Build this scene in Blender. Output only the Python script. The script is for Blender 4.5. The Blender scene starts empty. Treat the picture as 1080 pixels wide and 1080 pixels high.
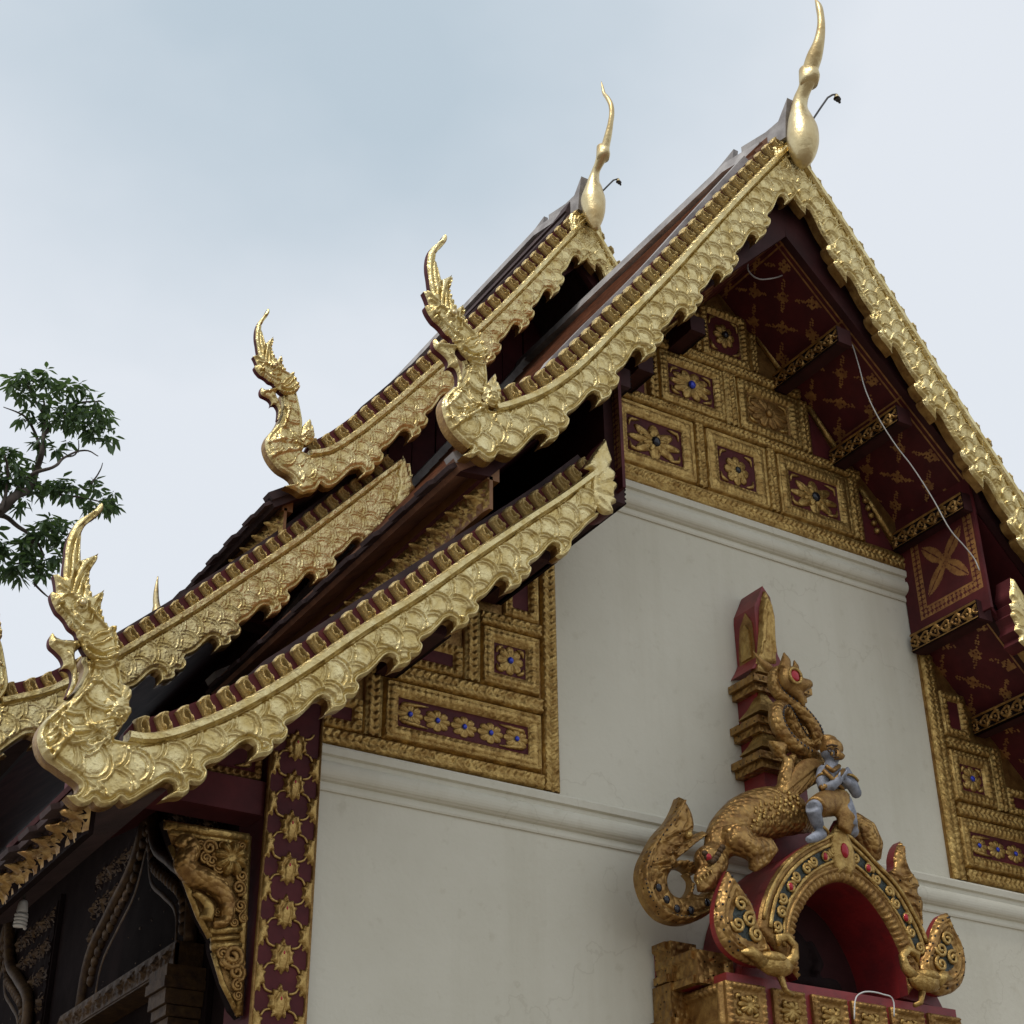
import bpy, bmesh, math, random
import numpy as np
from mathutils import Matrix, Vector
from mathutils.geometry import delaunay_2d_cdt

random.seed(7); rng = np.random.default_rng(7)
scene = bpy.context.scene
col = scene.collection

# ------------------------------------------------------------------ camera
F_PX = 1682.0                                    # focal length in photo pixels (1080 wide)
ROT = np.array([[0.8525891, -0.26072407, -0.452896],
                [-0.522527, -0.43788558, -0.73158851],
                [-0.0075739, 0.86039478, -0.50957184]])
EYE = np.array([0.0, 0.0, 1.6])
camd = bpy.data.cameras.new('camera'); cam = bpy.data.objects.new('camera', camd); col.objects.link(cam)
camd.sensor_width = 36.0; camd.lens = 36.0 * F_PX / 1080.0; camd.clip_start = 0.1; camd.clip_end = 5000
# camera axes in world space are the columns of the rotation whose rows are the world axes seen by the camera
A0 = np.array([[0.8525891, -0.26072407, -0.452896]])
m = Matrix([list(ROT[0]), list(ROT[1]), list(ROT[2])]).to_4x4()
m.translation = Vector(EYE); cam.matrix_world = m
scene.camera = cam

# ------------------------------------------------------------------ sky, sun, exposure
SUN_EL, SUN_AZ = math.radians(56), math.radians(252)      # veiled sun, high to the left
world = bpy.data.worlds.new('World'); scene.world = world; world.use_nodes = True
nt = world.node_tree; nt.nodes.clear()
def wn(t): return nt.nodes.new(t)
out = wn('ShaderNodeOutputWorld'); bg = wn('ShaderNodeBackground')
sky = wn('ShaderNodeTexSky'); sky.sky_type = 'NISHITA'; sky.sun_disc = False
sky.sun_elevation = SUN_EL; sky.sun_rotation = SUN_AZ; sky.air_density = 1.0; sky.dust_density = 2.0; sky.ozone_density = 1.0
tc = wn('ShaderNodeTexCoord'); mp = wn('ShaderNodeMapping'); mp.inputs['Scale'].default_value = (1.6, 1.6, 2.6)
nz = wn('ShaderNodeTexNoise'); nz.inputs['Scale'].default_value = 1.7; nz.inputs['Detail'].default_value = 5.0; nz.inputs['Roughness'].default_value = 0.5
# cloud cover: thickest (greyest) overhead, thinning towards the horizon and one side
dt = wn('ShaderNodeVectorMath'); dt.operation = 'DOT_PRODUCT'; dt.inputs[1].default_value = (0.215, 0.592, 0.776)
mr = wn('ShaderNodeMapRange'); mr.inputs['From Min'].default_value = 1.0; mr.inputs['From Max'].default_value = 0.90; mr.inputs['To Min'].default_value = 0.0; mr.inputs['To Max'].default_value = 1.0
ad = wn('ShaderNodeMath'); ad.operation = 'MULTIPLY_ADD'; ad.inputs[1].default_value = 1.0; ad.use_clamp = True
ms = wn('ShaderNodeMath'); ms.operation = 'SUBTRACT'; ms.inputs[1].default_value = 0.44
cr = wn('ShaderNodeValToRGB'); cr.color_ramp.interpolation = 'LINEAR'
cr.color_ramp.elements[0].position = 0.0; cr.color_ramp.elements[0].color = (5.5, 6.5, 7.3, 1)
cr.color_ramp.elements[1].position = 1.0; cr.color_ramp.elements[1].color = (10.6, 10.6, 11.0, 1)
mx = wn('ShaderNodeMixRGB'); mx.inputs[0].default_value = 0.9
nt.links.new(tc.outputs['Generated'], mp.inputs[0]); nt.links.new(mp.outputs[0], nz.inputs['Vector'])
nt.links.new(tc.outputs['Generated'], dt.inputs[0]); nt.links.new(dt.outputs['Value'], mr.inputs['Value']); nt.links.new(nz.outputs['Fac'], ad.inputs[0]); nt.links.new(mr.outputs[0], ad.inputs[2]); nt.links.new(ad.outputs[0], ms.inputs[0]); nt.links.new(ms.outputs[0], cr.inputs[0]); nt.links.new(sky.outputs[0], mx.inputs[1]); nt.links.new(cr.outputs[0], mx.inputs[2])
nt.links.new(mx.outputs[0], bg.inputs['Color']); bg.inputs['Strength'].default_value = 0.1
nt.links.new(bg.outputs[0], out.inputs['Surface'])
sd = bpy.data.lights.new('sun', 'SUN'); so = bpy.data.objects.new('sun', sd); col.objects.link(so)
sd.energy = 2.0; sd.angle = math.radians(12); sd.color = (1.0, 0.96, 0.9)
_az = SUN_AZ
sdir = Vector((math.sin(_az) * math.cos(SUN_EL), math.cos(_az) * math.cos(SUN_EL), math.sin(SUN_EL)))
so.rotation_euler = sdir.to_track_quat('Z', 'Y').to_euler(); so.location = (0, 0, 30)
scene.view_settings.view_transform = 'Standard'; scene.view_settings.look = 'None'
scene.view_settings.exposure = 0.0; scene.view_settings.gamma = 1.0

# ------------------------------------------------------------------ materials
def mat(name, color, rough=0.6, metal=0.0, var=None, vscale=4.0, bump=0.0, bscale=40.0, spec=0.5, coat=0.0, transl=0.0):
    m = bpy.data.materials.new(name); m.use_nodes = True
    n = m.node_tree.nodes; l = m.node_tree.links; b = n['Principled BSDF']
    b.inputs['Base Color'].default_value = (*color, 1); b.inputs['Roughness'].default_value = rough
    b.inputs['Metallic'].default_value = metal; b.inputs['Specular IOR Level'].default_value = spec
    t = n.new('ShaderNodeTexCoord')
    if var is not None:
        z = n.new('ShaderNodeTexNoise'); z.inputs['Scale'].default_value = vscale; z.inputs['Detail'].default_value = 6; z.inputs['Roughness'].default_value = 0.65
        r = n.new('ShaderNodeValToRGB'); r.color_ramp.elements[0].position = 0.35; r.color_ramp.elements[1].position = 0.68
        r.color_ramp.elements[0].color = (*var, 1); r.color_ramp.elements[1].color = (*color, 1)
        l.new(t.outputs['Object'], z.inputs['Vector']); l.new(z.outputs['Fac'], r.inputs[0]); l.new(r.outputs[0], b.inputs['Base Color'])
        mr = n.new('ShaderNodeMapRange'); mr.inputs['To Min'].default_value = min(1, rough + 0.14); mr.inputs['To Max'].default_value = max(0.05, rough - 0.06)
        l.new(z.outputs['Fac'], mr.inputs['Value']); l.new(mr.outputs[0], b.inputs['Roughness'])
    if bump > 0:
        z2 = n.new('ShaderNodeTexNoise'); z2.inputs['Scale'].default_value = bscale; z2.inputs['Detail'].default_value = 5; z2.inputs['Roughness'].default_value = 0.6
        bp = n.new('ShaderNodeBump'); bp.inputs['Strength'].default_value = bump; bp.inputs['Distance'].default_value = 0.01
        l.new(t.outputs['Object'], z2.inputs['Vector']); l.new(z2.outputs['Fac'], bp.inputs['Height']); l.new(bp.outputs[0], b.inputs['Normal'])
    return m
def stucco():
    m = mat('stucco', (0.64, 0.61, 0.52), 0.88, bump=0.35, bscale=24)
    n = m.node_tree.nodes; l = m.node_tree.links; b = n['Principled BSDF']; t = n.new('ShaderNodeTexCoord')
    def noise(scale, stretch, detail):
        p = n.new('ShaderNodeMapping'); p.inputs['Scale'].default_value = stretch; z = n.new('ShaderNodeTexNoise'); z.inputs['Scale'].default_value = scale; z.inputs['Detail'].default_value = detail; z.inputs['Roughness'].default_value = 0.6
        l.new(t.outputs['Object'], p.inputs[0]); l.new(p.outputs[0], z.inputs['Vector']); return z.outputs['Fac']
    def ramp(f, p0, c0, p1, c1):
        r = n.new('ShaderNodeValToRGB'); r.color_ramp.elements[0].position = p0; r.color_ramp.elements[0].color = (*c0, 1); r.color_ramp.elements[1].position = p1; r.color_ramp.elements[1].color = (*c1, 1); l.new(f, r.inputs[0]); return r.outputs[0]
    def mul(x, y):
        k = n.new('ShaderNodeMixRGB'); k.blend_type = 'MULTIPLY'; k.inputs[0].default_value = 1; l.new(x, k.inputs[1]); l.new(y, k.inputs[2]); return k.outputs[0]
    base = ramp(noise(0.9, (1, 1, 1), 5), .38, (0.61, 0.585, 0.475), .62, (0.66, 0.635, 0.525))
    streak = ramp(noise(5.0, (1, 1, .07), 5), .30, (0.94, 0.935, 0.92), .50, (1, 1, 1))
    speck = ramp(noise(11.0, (1, 1, 1), 8), .28, (0.91, 0.90, 0.88), .40, (1, 1, 1))
    v = n.new('ShaderNodeTexVoronoi'); v.feature = 'DISTANCE_TO_EDGE'; v.inputs['Scale'].default_value = .35; v.inputs['Randomness'].default_value = 1
    w = n.new('ShaderNodeVectorMath'); w.operation = 'ADD'; wz = n.new('ShaderNodeTexNoise'); wz.inputs['Scale'].default_value = 3.0; wz.inputs['Detail'].default_value = 6
    l.new(t.outputs['Object'], wz.inputs['Vector']); l.new(t.outputs['Object'], w.inputs[0]); l.new(wz.outputs['Color'], w.inputs[1]); l.new(w.outputs[0], v.inputs['Vector'])
    crack = ramp(v.outputs['Distance'], .0, (0.90, 0.89, 0.875), .0025, (1, 1, 1))
    l.new(mul(mul(mul(base, streak), speck), crack), b.inputs['Base Color'])
    return m
M = dict(
    gold=mat('gold_leaf', (0.82, 0.70, 0.38), 0.25, 0.95, (0.56, 0.42, 0.16), 11.0, 0.55, 80),
    gold_smooth=mat('gold_smooth', (0.70, 0.59, 0.34), 0.36, 0.9, (0.46, 0.33, 0.15), 4.0, 0.3, 45),
    gold_old=mat('aged_gold', (0.58, 0.40, 0.14), 0.36, 0.85, (0.28, 0.16, 0.045), 16.0, 0.45, 80),
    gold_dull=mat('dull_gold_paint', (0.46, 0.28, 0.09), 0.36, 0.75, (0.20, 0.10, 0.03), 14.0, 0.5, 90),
    stencil=mat('stencil_gold', (0.46, 0.25, 0.08), 0.45, 0.4, (0.22, 0.09, 0.035), 20.0),
    maroon=mat('maroon_paint', (0.105, 0.018, 0.020), 0.55, 0, (0.060, 0.012, 0.014), 5.0, 0.08, 30, spec=0.2),
    maroon_dark=mat('maroon_timber_and_shade', (0.050, 0.014, 0.014), 0.6, 0, (0.028, 0.009, 0.009), 4.0, 0.1, 25, spec=0.2),
    red=mat('red_paint', (0.26, 0.020, 0.020), 0.42, 0, (0.14, 0.015, 0.017), 6.0, 0.1, 30),
    white=stucco(),
    tile=mat('roof_tile', (0.060, 0.032, 0.030), 0.8, 0, (0.030, 0.016, 0.016), 7.0, 0.3, 30),
    tile_orange=mat('clay_tile', (0.33, 0.16, 0.09), 0.8, 0, (0.17, 0.085, 0.055), 8.0, 0.3, 30),
    grey=mat('weathered_mortar', (0.42, 0.40, 0.385), 0.85, 0, (0.22, 0.205, 0.20), 6.0, 0.3, 25),
    dark=mat('dark_timber_and_shade', (0.013, 0.007, 0.006), 0.8, 0, (0.008, 0.004, 0.004), 5.0, 0.1, 20, spec=0.08),  # timber colour, also standing in for shade on the porch wall
    brown=mat('varnished_brown', (0.26, 0.12, 0.04), 0.4, 0.2, (0.17, 0.075, 0.025), 6.0, 0.1, 30),
    blue=mat('blue_glass', (0.03, 0.05, 0.45), 0.12, 0.3), black=mat('black_glass', (0.015, 0.015, 0.02), 0.15, 0.2),
    gold_mid=mat('worn_gold_leaf', (0.68, 0.54, 0.25), 0.32, 0.92, (0.40, 0.27, 0.10), 14.0, 0.5, 70),
    redglass=mat('red_glass', (0.35, 0.01, 0.02), 0.15, 0.2), teal=mat('mirror_mosaic', (0.07, 0.085, 0.08), 0.25, 0.6, (0.02, 0.025, 0.02), 90, 0.6, 120),
    skin=mat('pale_blue_paint', (0.33, 0.35, 0.41), 0.6, 0, (0.13, 0.14, 0.16), 18.0, 0.4, 70),
    wire=mat('white_wire', (0.55, 0.55, 0.53), 0.5), rod=mat('dark_rod', (0.06, 0.055, 0.05), 0.5, 0.5),
    lamp=mat('white_plastic', (0.75, 0.75, 0.72), 0.35), glass=mat('dark_glass', (0.05, 0.055, 0.06), 0.15),
    leaf=mat('tree_leaf', (0.070, 0.125, 0.050), 0.45, 0, (0.030, 0.060, 0.026), 5.0), bark=mat('bark', (0.10, 0.075, 0.06), 0.85, 0, (0.05, 0.04, 0.03), 8.0, 0.4, 20),
    ground=mat('paving', (0.22, 0.19, 0.15), 0.9, 0, (0.20, 0.17, 0.14), 0.6, 0.3, 12),
    capital=mat('shaded_capital_gold', (0.11, 0.06, 0.02), 0.5, 0.5, (0.04, 0.02, 0.01), 20.0, 0.3, 60),  # gold darkened to carry the porch shadow; also dark curls and mask lines
)

def scaly(name, src, cells, strength):
    m = M[src].copy(); m.name = name; n = m.node_tree.nodes; l = m.node_tree.links
    v = n.new('ShaderNodeTexVoronoi'); v.inputs['Scale'].default_value = cells; t = n.new('ShaderNodeTexCoord'); b = n.new('ShaderNodeBump')
    b.inputs['Strength'].default_value = strength; b.inputs['Distance'].default_value = 0.012; b.invert = True
    l.new(t.outputs['Object'], v.inputs['Vector']); l.new(v.outputs['Distance'], b.inputs['Height']); l.new(b.outputs[0], n['Principled BSDF'].inputs['Normal']); M[name] = m
scaly('gold_scaly', 'gold_dull', 34, 0.9)
def studded(name, src):
    scaly(name, src, 26, 1.0); m = M[name]; n = m.node_tree.nodes; l = m.node_tree.links; b = n['Principled BSDF']
    old = b.inputs['Base Color'].links[0].from_socket
    v = n.new('ShaderNodeTexVoronoi'); v.inputs['Scale'].default_value = 30; t = n.new('ShaderNodeTexCoord'); r = n.new('ShaderNodeValToRGB')
    r.color_ramp.interpolation = 'CONSTANT'; r.color_ramp.elements[0].color = (0.04, 0.035, 0.03, 1); r.color_ramp.elements[1].color = (1, 1, 1, 1); r.color_ramp.elements[1].position = 0.16
    k = n.new('ShaderNodeMixRGB'); k.blend_type = 'MULTIPLY'; k.inputs[0].default_value = 1
    l.new(t.outputs['Object'], v.inputs['Vector']); l.new(v.outputs['Distance'], r.inputs[0]); l.new(old, k.inputs[1]); l.new(r.outputs[0], k.inputs[2]); l.new(k.outputs[0], b.inputs['Base Color'])
studded('gold_carved', 'gold_dull')
def hammered(src, scale, strength):
    n = M[src].node_tree.nodes; l = M[src].node_tree.links; b = n['Principled BSDF']; prev = b.inputs['Normal'].links[0].from_socket
    z = n.new('ShaderNodeTexNoise'); z.inputs['Scale'].default_value = scale; z.inputs['Detail'].default_value = 2; t = n.new('ShaderNodeTexCoord'); p = n.new('ShaderNodeBump')
    p.inputs['Strength'].default_value = strength; p.inputs['Distance'].default_value = 0.03
    l.new(t.outputs['Object'], z.inputs['Vector']); l.new(z.outputs['Fac'], p.inputs['Height']); l.new(prev, p.inputs['Normal']); l.new(p.outputs[0], b.inputs['Normal'])
hammered('gold_mid', 24, 0.4); hammered('gold', 22, 0.45); hammered('gold_smooth', 9, 0.3); hammered('gold_old', 26, 0.4)
_n = M['leaf'].node_tree.nodes; _l = M['leaf'].node_tree.links
_tr = _n.new('ShaderNodeBsdfTranslucent'); _tr.inputs['Color'].default_value = (0.10, 0.17, 0.04, 1); _ms = _n.new('ShaderNodeMixShader'); _ms.inputs[0].default_value = 0.35
_l.new(_n['Principled BSDF'].outputs[0], _ms.inputs[1]); _l.new(_tr.outputs[0], _ms.inputs[2]); _l.new(_ms.outputs[0], _n['Material Output'].inputs['Surface'])
# ------------------------------------------------------------------ helpers
XC = 5.668                                       # the gable's centre line
Y_UP, Y_LOW, Y_WALL = 5.68, 5.80, 6.5            # planes: front upper board, front lower board, front wall
Y_BUP, Y_BLOW, Y_BWALL = 8.01, 8.13, 8.95        # the same for the taller hall behind

def at(pts, Y):
    """points measured on the photo, carried onto the vertical plane y = Y: (x, z) in metres"""
    p = np.atleast_2d(np.asarray(pts, float))
    d = np.stack([(p[:, 0] - 540) / F_PX, -(p[:, 1] - 540) / F_PX, -np.ones(len(p))], 1) @ ROT.T
    t = (Y - EYE[1]) / d[:, 1]
    w = EYE + d * t[:, None]
    return w[:, [0, 2]]
def at3(pts, Y):
    q = at(pts, Y); return np.stack([q[:, 0], np.full(len(q), Y), q[:, 1]], 1)

def wloc(o):
    v = Vector((0, 0, 0))
    while o is not None:
        v = v + o.location; o = o.parent
    return np.array(v)

def build(name, V, faces, mats, parent=None, fm=None, smooth=True, loc=None):
    """one mesh object from world-space points; faces = list of index tuples"""
    V = np.asarray(V, float)
    base = wloc(parent) if parent is not None else np.zeros(3)
    me = bpy.data.meshes.new(name)
    o = bpy.data.objects.new(name, me); col.objects.link(o)
    if loc is None: loc = (V.min(0) + V.max(0)) / 2
    loc = np.asarray(loc, float)
    o.location = loc - base
    me.from_pydata((V - loc).tolist(), [], [tuple(int(i) for i in f) for f in faces])
    if not isinstance(mats, (list, tuple)): mats = [mats]
    for k in mats: me.materials.append(M[k])
    if fm is not None: me.polygons.foreach_set('material_index', np.asarray(fm, np.int32))
    s = np.full(len(me.polygons), bool(smooth)) if np.isscalar(smooth) else np.asarray(smooth, bool)
    me.polygons.foreach_set('use_smooth', s)
    me.update()
    if parent is not None: o.parent = parent
    return o

class Mesh:
    def __init__(s): s.V = []; s.F = []; s.m = []; s.sm = []; s.n = 0
    def add(s, V, F, m=0, smooth=False):
        V = np.asarray(V, float); s.V.append(V)
        for f in F: s.F.append(tuple(int(i) + s.n for i in f)); s.m.append(m); s.sm.append(smooth)
        s.n += len(V)
    def box(s, x0, x1, y0, y1, z0, z1, m=0):
        V = [(x0, y0, z0), (x1, y0, z0), (x1, y1, z0), (x0, y1, z0), (x0, y0, z1), (x1, y0, z1), (x1, y1, z1), (x0, y1, z1)]
        s.add(V, [(3, 2, 1, 0), (4, 5, 6, 7), (0, 1, 5, 4), (1, 2, 6, 5), (2, 3, 7, 6), (3, 0, 4, 7)], m)
    def prism_y(s, poly, y0, y1, m=0):                     # polygon in (x, z), extruded along y
        n = len(poly); V = [(p[0], y0, p[1]) for p in poly] + [(p[0], y1, p[1]) for p in poly]
        a = sum(poly[i][0] * poly[(i + 1) % n][1] - poly[(i + 1) % n][0] * poly[i][1] for i in range(n))
        F = [tuple(range(n)), tuple(range(2 * n - 1, n - 1, -1))] + [((i + 1) % n, i, i + n, (i + 1) % n + n) for i in range(n)]
        if a < 0: F = [f[::-1] for f in F]
        s.add(V, F, m)
    def prism_x(s, poly, x0, x1, m=0):                     # polygon in (y, z), extruded along x
        n = len(poly); V = [(x0, p[0], p[1]) for p in poly] + [(x1, p[0], p[1]) for p in poly]
        a = sum(poly[i][0] * poly[(i + 1) % n][1] - poly[(i + 1) % n][0] * poly[i][1] for i in range(n))
        F = [tuple(range(n))[::-1], tuple(range(n, 2 * n))] + [(i, (i + 1) % n, (i + 1) % n + n, i + n) for i in range(n)]
        if a < 0: F = [f[::-1] for f in F]
        s.add(V, F, m)
    def prism_z(s, poly, z0, z1, m=0):
        n = len(poly); V = [(p[0], p[1], z0) for p in poly] + [(p[0], p[1], z1) for p in poly]
        a = sum(poly[i][0] * poly[(i + 1) % n][1] - poly[(i + 1) % n][0] * poly[i][1] for i in range(n))
        F = [tuple(range(n))[::-1], tuple(range(n, 2 * n))] + [(i, (i + 1) % n, (i + 1) % n + n, i + n) for i in range(n)]
        if a < 0: F = [f[::-1] for f in F]
        s.add(V, F, m)
    def tube(s, path, rad, m=0, k=10, flat=None):          # swept ellipse: rad = number, list, or list of (a, b)
        P = np.asarray(path, float); n = len(P)
        R = np.asarray(rad, float)
        if R.ndim == 0: R = np.full(n, R)
        if R.ndim == 1: R = np.stack([R, R], 1)
        T = np.gradient(P, axis=0); T /= np.linalg.norm(T, axis=1)[:, None] + 1e-12
        up = np.array(flat if flat is not None else (0.13, -0.97, 0.2), float)
        V = []
        for i in range(n):
            b = np.cross(T[i], up)
            if np.linalg.norm(b) < 1e-3: b = np.cross(T[i], (1, 0.1, 0))
            b /= np.linalg.norm(b); c = np.cross(b, T[i])
            for j in range(k):
                a = 2 * math.pi * j / k
                V.append(P[i] + b * math.cos(a) * R[i, 0] + c * math.sin(a) * R[i, 1])
        F = [(i * k + j, i * k + (j + 1) % k, (i + 1) * k + (j + 1) % k, (i + 1) * k + j) for i in range(n - 1) for j in range(k)]
        F = [f[::-1] for f in F]
        F.append(tuple(range(k))); F.append(tuple(range((n - 1) * k, n * k))[::-1])
        s.add(V, F, m, True)
    def ball(s, c, r, m=0, k=12, r2=6, rot=None):
        c = np.asarray(c, float); r = np.full(3, r) if np.isscalar(r) else np.asarray(r, float)
        V = [(0, 0, 1.0)]
        for i in range(1, r2):
            for j in range(k):
                a, b = math.pi * i / r2, 2 * math.pi * j / k
                V.append((math.sin(a) * math.cos(b), math.sin(a) * math.sin(b), math.cos(a)))
        V.append((0, 0, -1.0)); V = np.array(V) * r
        if rot is not None: V = V @ np.array(rot).T
        F = [(0, 1 + j, 1 + (j + 1) % k) for j in range(k)]
        for i in range(r2 - 2):
            F += [(1 + i * k + j, 1 + (i + 1) * k + j, 1 + (i + 1) * k + (j + 1) % k, 1 + i * k + (j + 1) % k) for j in range(k)]
        e = len(V) - 1; o = 1 + (r2 - 2) * k
        F += [(e, o + (j + 1) % k, o + j) for j in range(k)]
        s.add(V + c, F, m, True)
    def obj(s, name, mats, parent=None, loc=None):
        return build(name, np.concatenate(s.V), s.F, mats, parent, s.m, s.sm, loc)

def spl(pts, step=None, closed=True, cusp=62.0, sub=6):
    """Hermite spline through points, keeping sharp corners sharp"""
    P = np.asarray(pts, float); n = len(P); R = []
    nx = lambda i: P[(i + 1) % n] if closed or i + 1 < n else None
    pv = lambda i: P[(i - 1) % n] if closed or i > 0 else None
    def tan(i, outgoing):
        a, b = pv(i), nx(i)
        u = lambda v: v / (np.linalg.norm(v) + 1e-12)
        if a is None: return u(b - P[i])
        if b is None: return u(P[i] - a)
        d1, d2 = u(P[i] - a), u(b - P[i])
        if math.degrees(math.acos(max(-1, min(1, float(d1 @ d2))))) > cusp: return d2 if outgoing else d1
        return u(d1 + d2)
    for i in range(n if closed else n - 1):
        p, q = P[i], P[(i + 1) % n]; L = np.linalg.norm(q - p)
        if L < 1e-9: continue
        a, b = tan(i, True) * L, tan((i + 1) % n, False) * L
        k = sub if step is None else max(1, int(round(L / step)))
        for t in np.arange(k) / k:
            R.append((2*t**3 - 3*t**2 + 1) * p + (t**3 - 2*t**2 + t) * a + (3*t**2 - 2*t**3) * q + (t**3 - t**2) * b)
    if not closed: R.append(P[-1])
    return np.array(R)

def seg_dist(P, A, B):
    """distance of each point to the nearest of the segments A-B; also that segment and the position on it"""
    N = len(P); best = np.full(N, 1e9); bi = np.zeros(N, int); bt = np.zeros(N)
    if N == 0: return best, bi, bt
    AB = B - A; L2 = (AB ** 2).sum(1) + 1e-18; mid = (A + B) / 2; half = np.sqrt(L2) / 2
    lo = P.min(0); ext = max(float(np.ptp(P, axis=0).max()), 1e-9); cell = ext / 24
    g = np.floor((P - lo) / cell).astype(int); key = g[:, 0] * 1000 + g[:, 1]
    order = np.argsort(key, kind='stable'); ks = key[order]; cuts = np.concatenate([[0], np.nonzero(np.diff(ks))[0] + 1, [N]])
    for a, b in zip(cuts[:-1], cuts[1:]):
        ii = order[a:b]; p = P[ii]; c = p.mean(0); r = np.sqrt(((p - c) ** 2).sum(1).max())
        md = np.sqrt(((mid - c) ** 2).sum(1)); k = np.nonzero(md - half <= (md + half).min() + 2 * r + 1e-9)[0]
        t = np.clip(((p[:, None, :] - A[k]) * AB[k]).sum(2) / L2[k], 0, 1)
        d = ((A[k] + t[..., None] * AB[k] - p[:, None, :]) ** 2).sum(2)
        q = d.argmin(1); rr = np.arange(len(p))
        best[ii] = np.sqrt(d[rr, q]); bi[ii] = k[q]; bt[ii] = t[rr, q]
    return best, bi, bt
def line_dist(P, L): L = np.asarray(L, float); return seg_dist(P, L[:-1], L[1:])[0]
def along(P, L):
    """arc length and signed side of each point with respect to polyline L"""
    L = np.asarray(L, float); A, B = L[:-1], L[1:]
    d, i, t = seg_dist(P, A, B); AB = B - A; ln = np.linalg.norm(AB, axis=1); cum = np.concatenate([[0], np.cumsum(ln)])
    q = A[i] + AB[i] * t[:, None]
    side = AB[i, 0] * (P[:, 1] - q[:, 1]) - AB[i, 1] * (P[:, 0] - q[:, 0])
    return cum[i] + t * ln[i], d * np.sign(side)

def inside(P, loops):
    c = np.zeros(len(P), bool); order = np.argsort(P[:, 1], kind='stable'); Y = P[order, 1]; X = P[order, 0]; cs = np.zeros(len(P), bool)
    for L in loops:
        B = np.roll(L, -1, 0)
        for a, b in zip(L, B):
            y0, y1 = (a[1], b[1]) if a[1] < b[1] else (b[1], a[1])
            if y0 == y1: continue
            i, j = np.searchsorted(Y, y0, 'left'), np.searchsorted(Y, y1, 'left')
            if i < j: cs[i:j] ^= X[i:j] < (b[0] - a[0]) * (Y[i:j] - a[1]) / (b[1] - a[1]) + a[0]
    c[order] = cs
    return c

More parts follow.
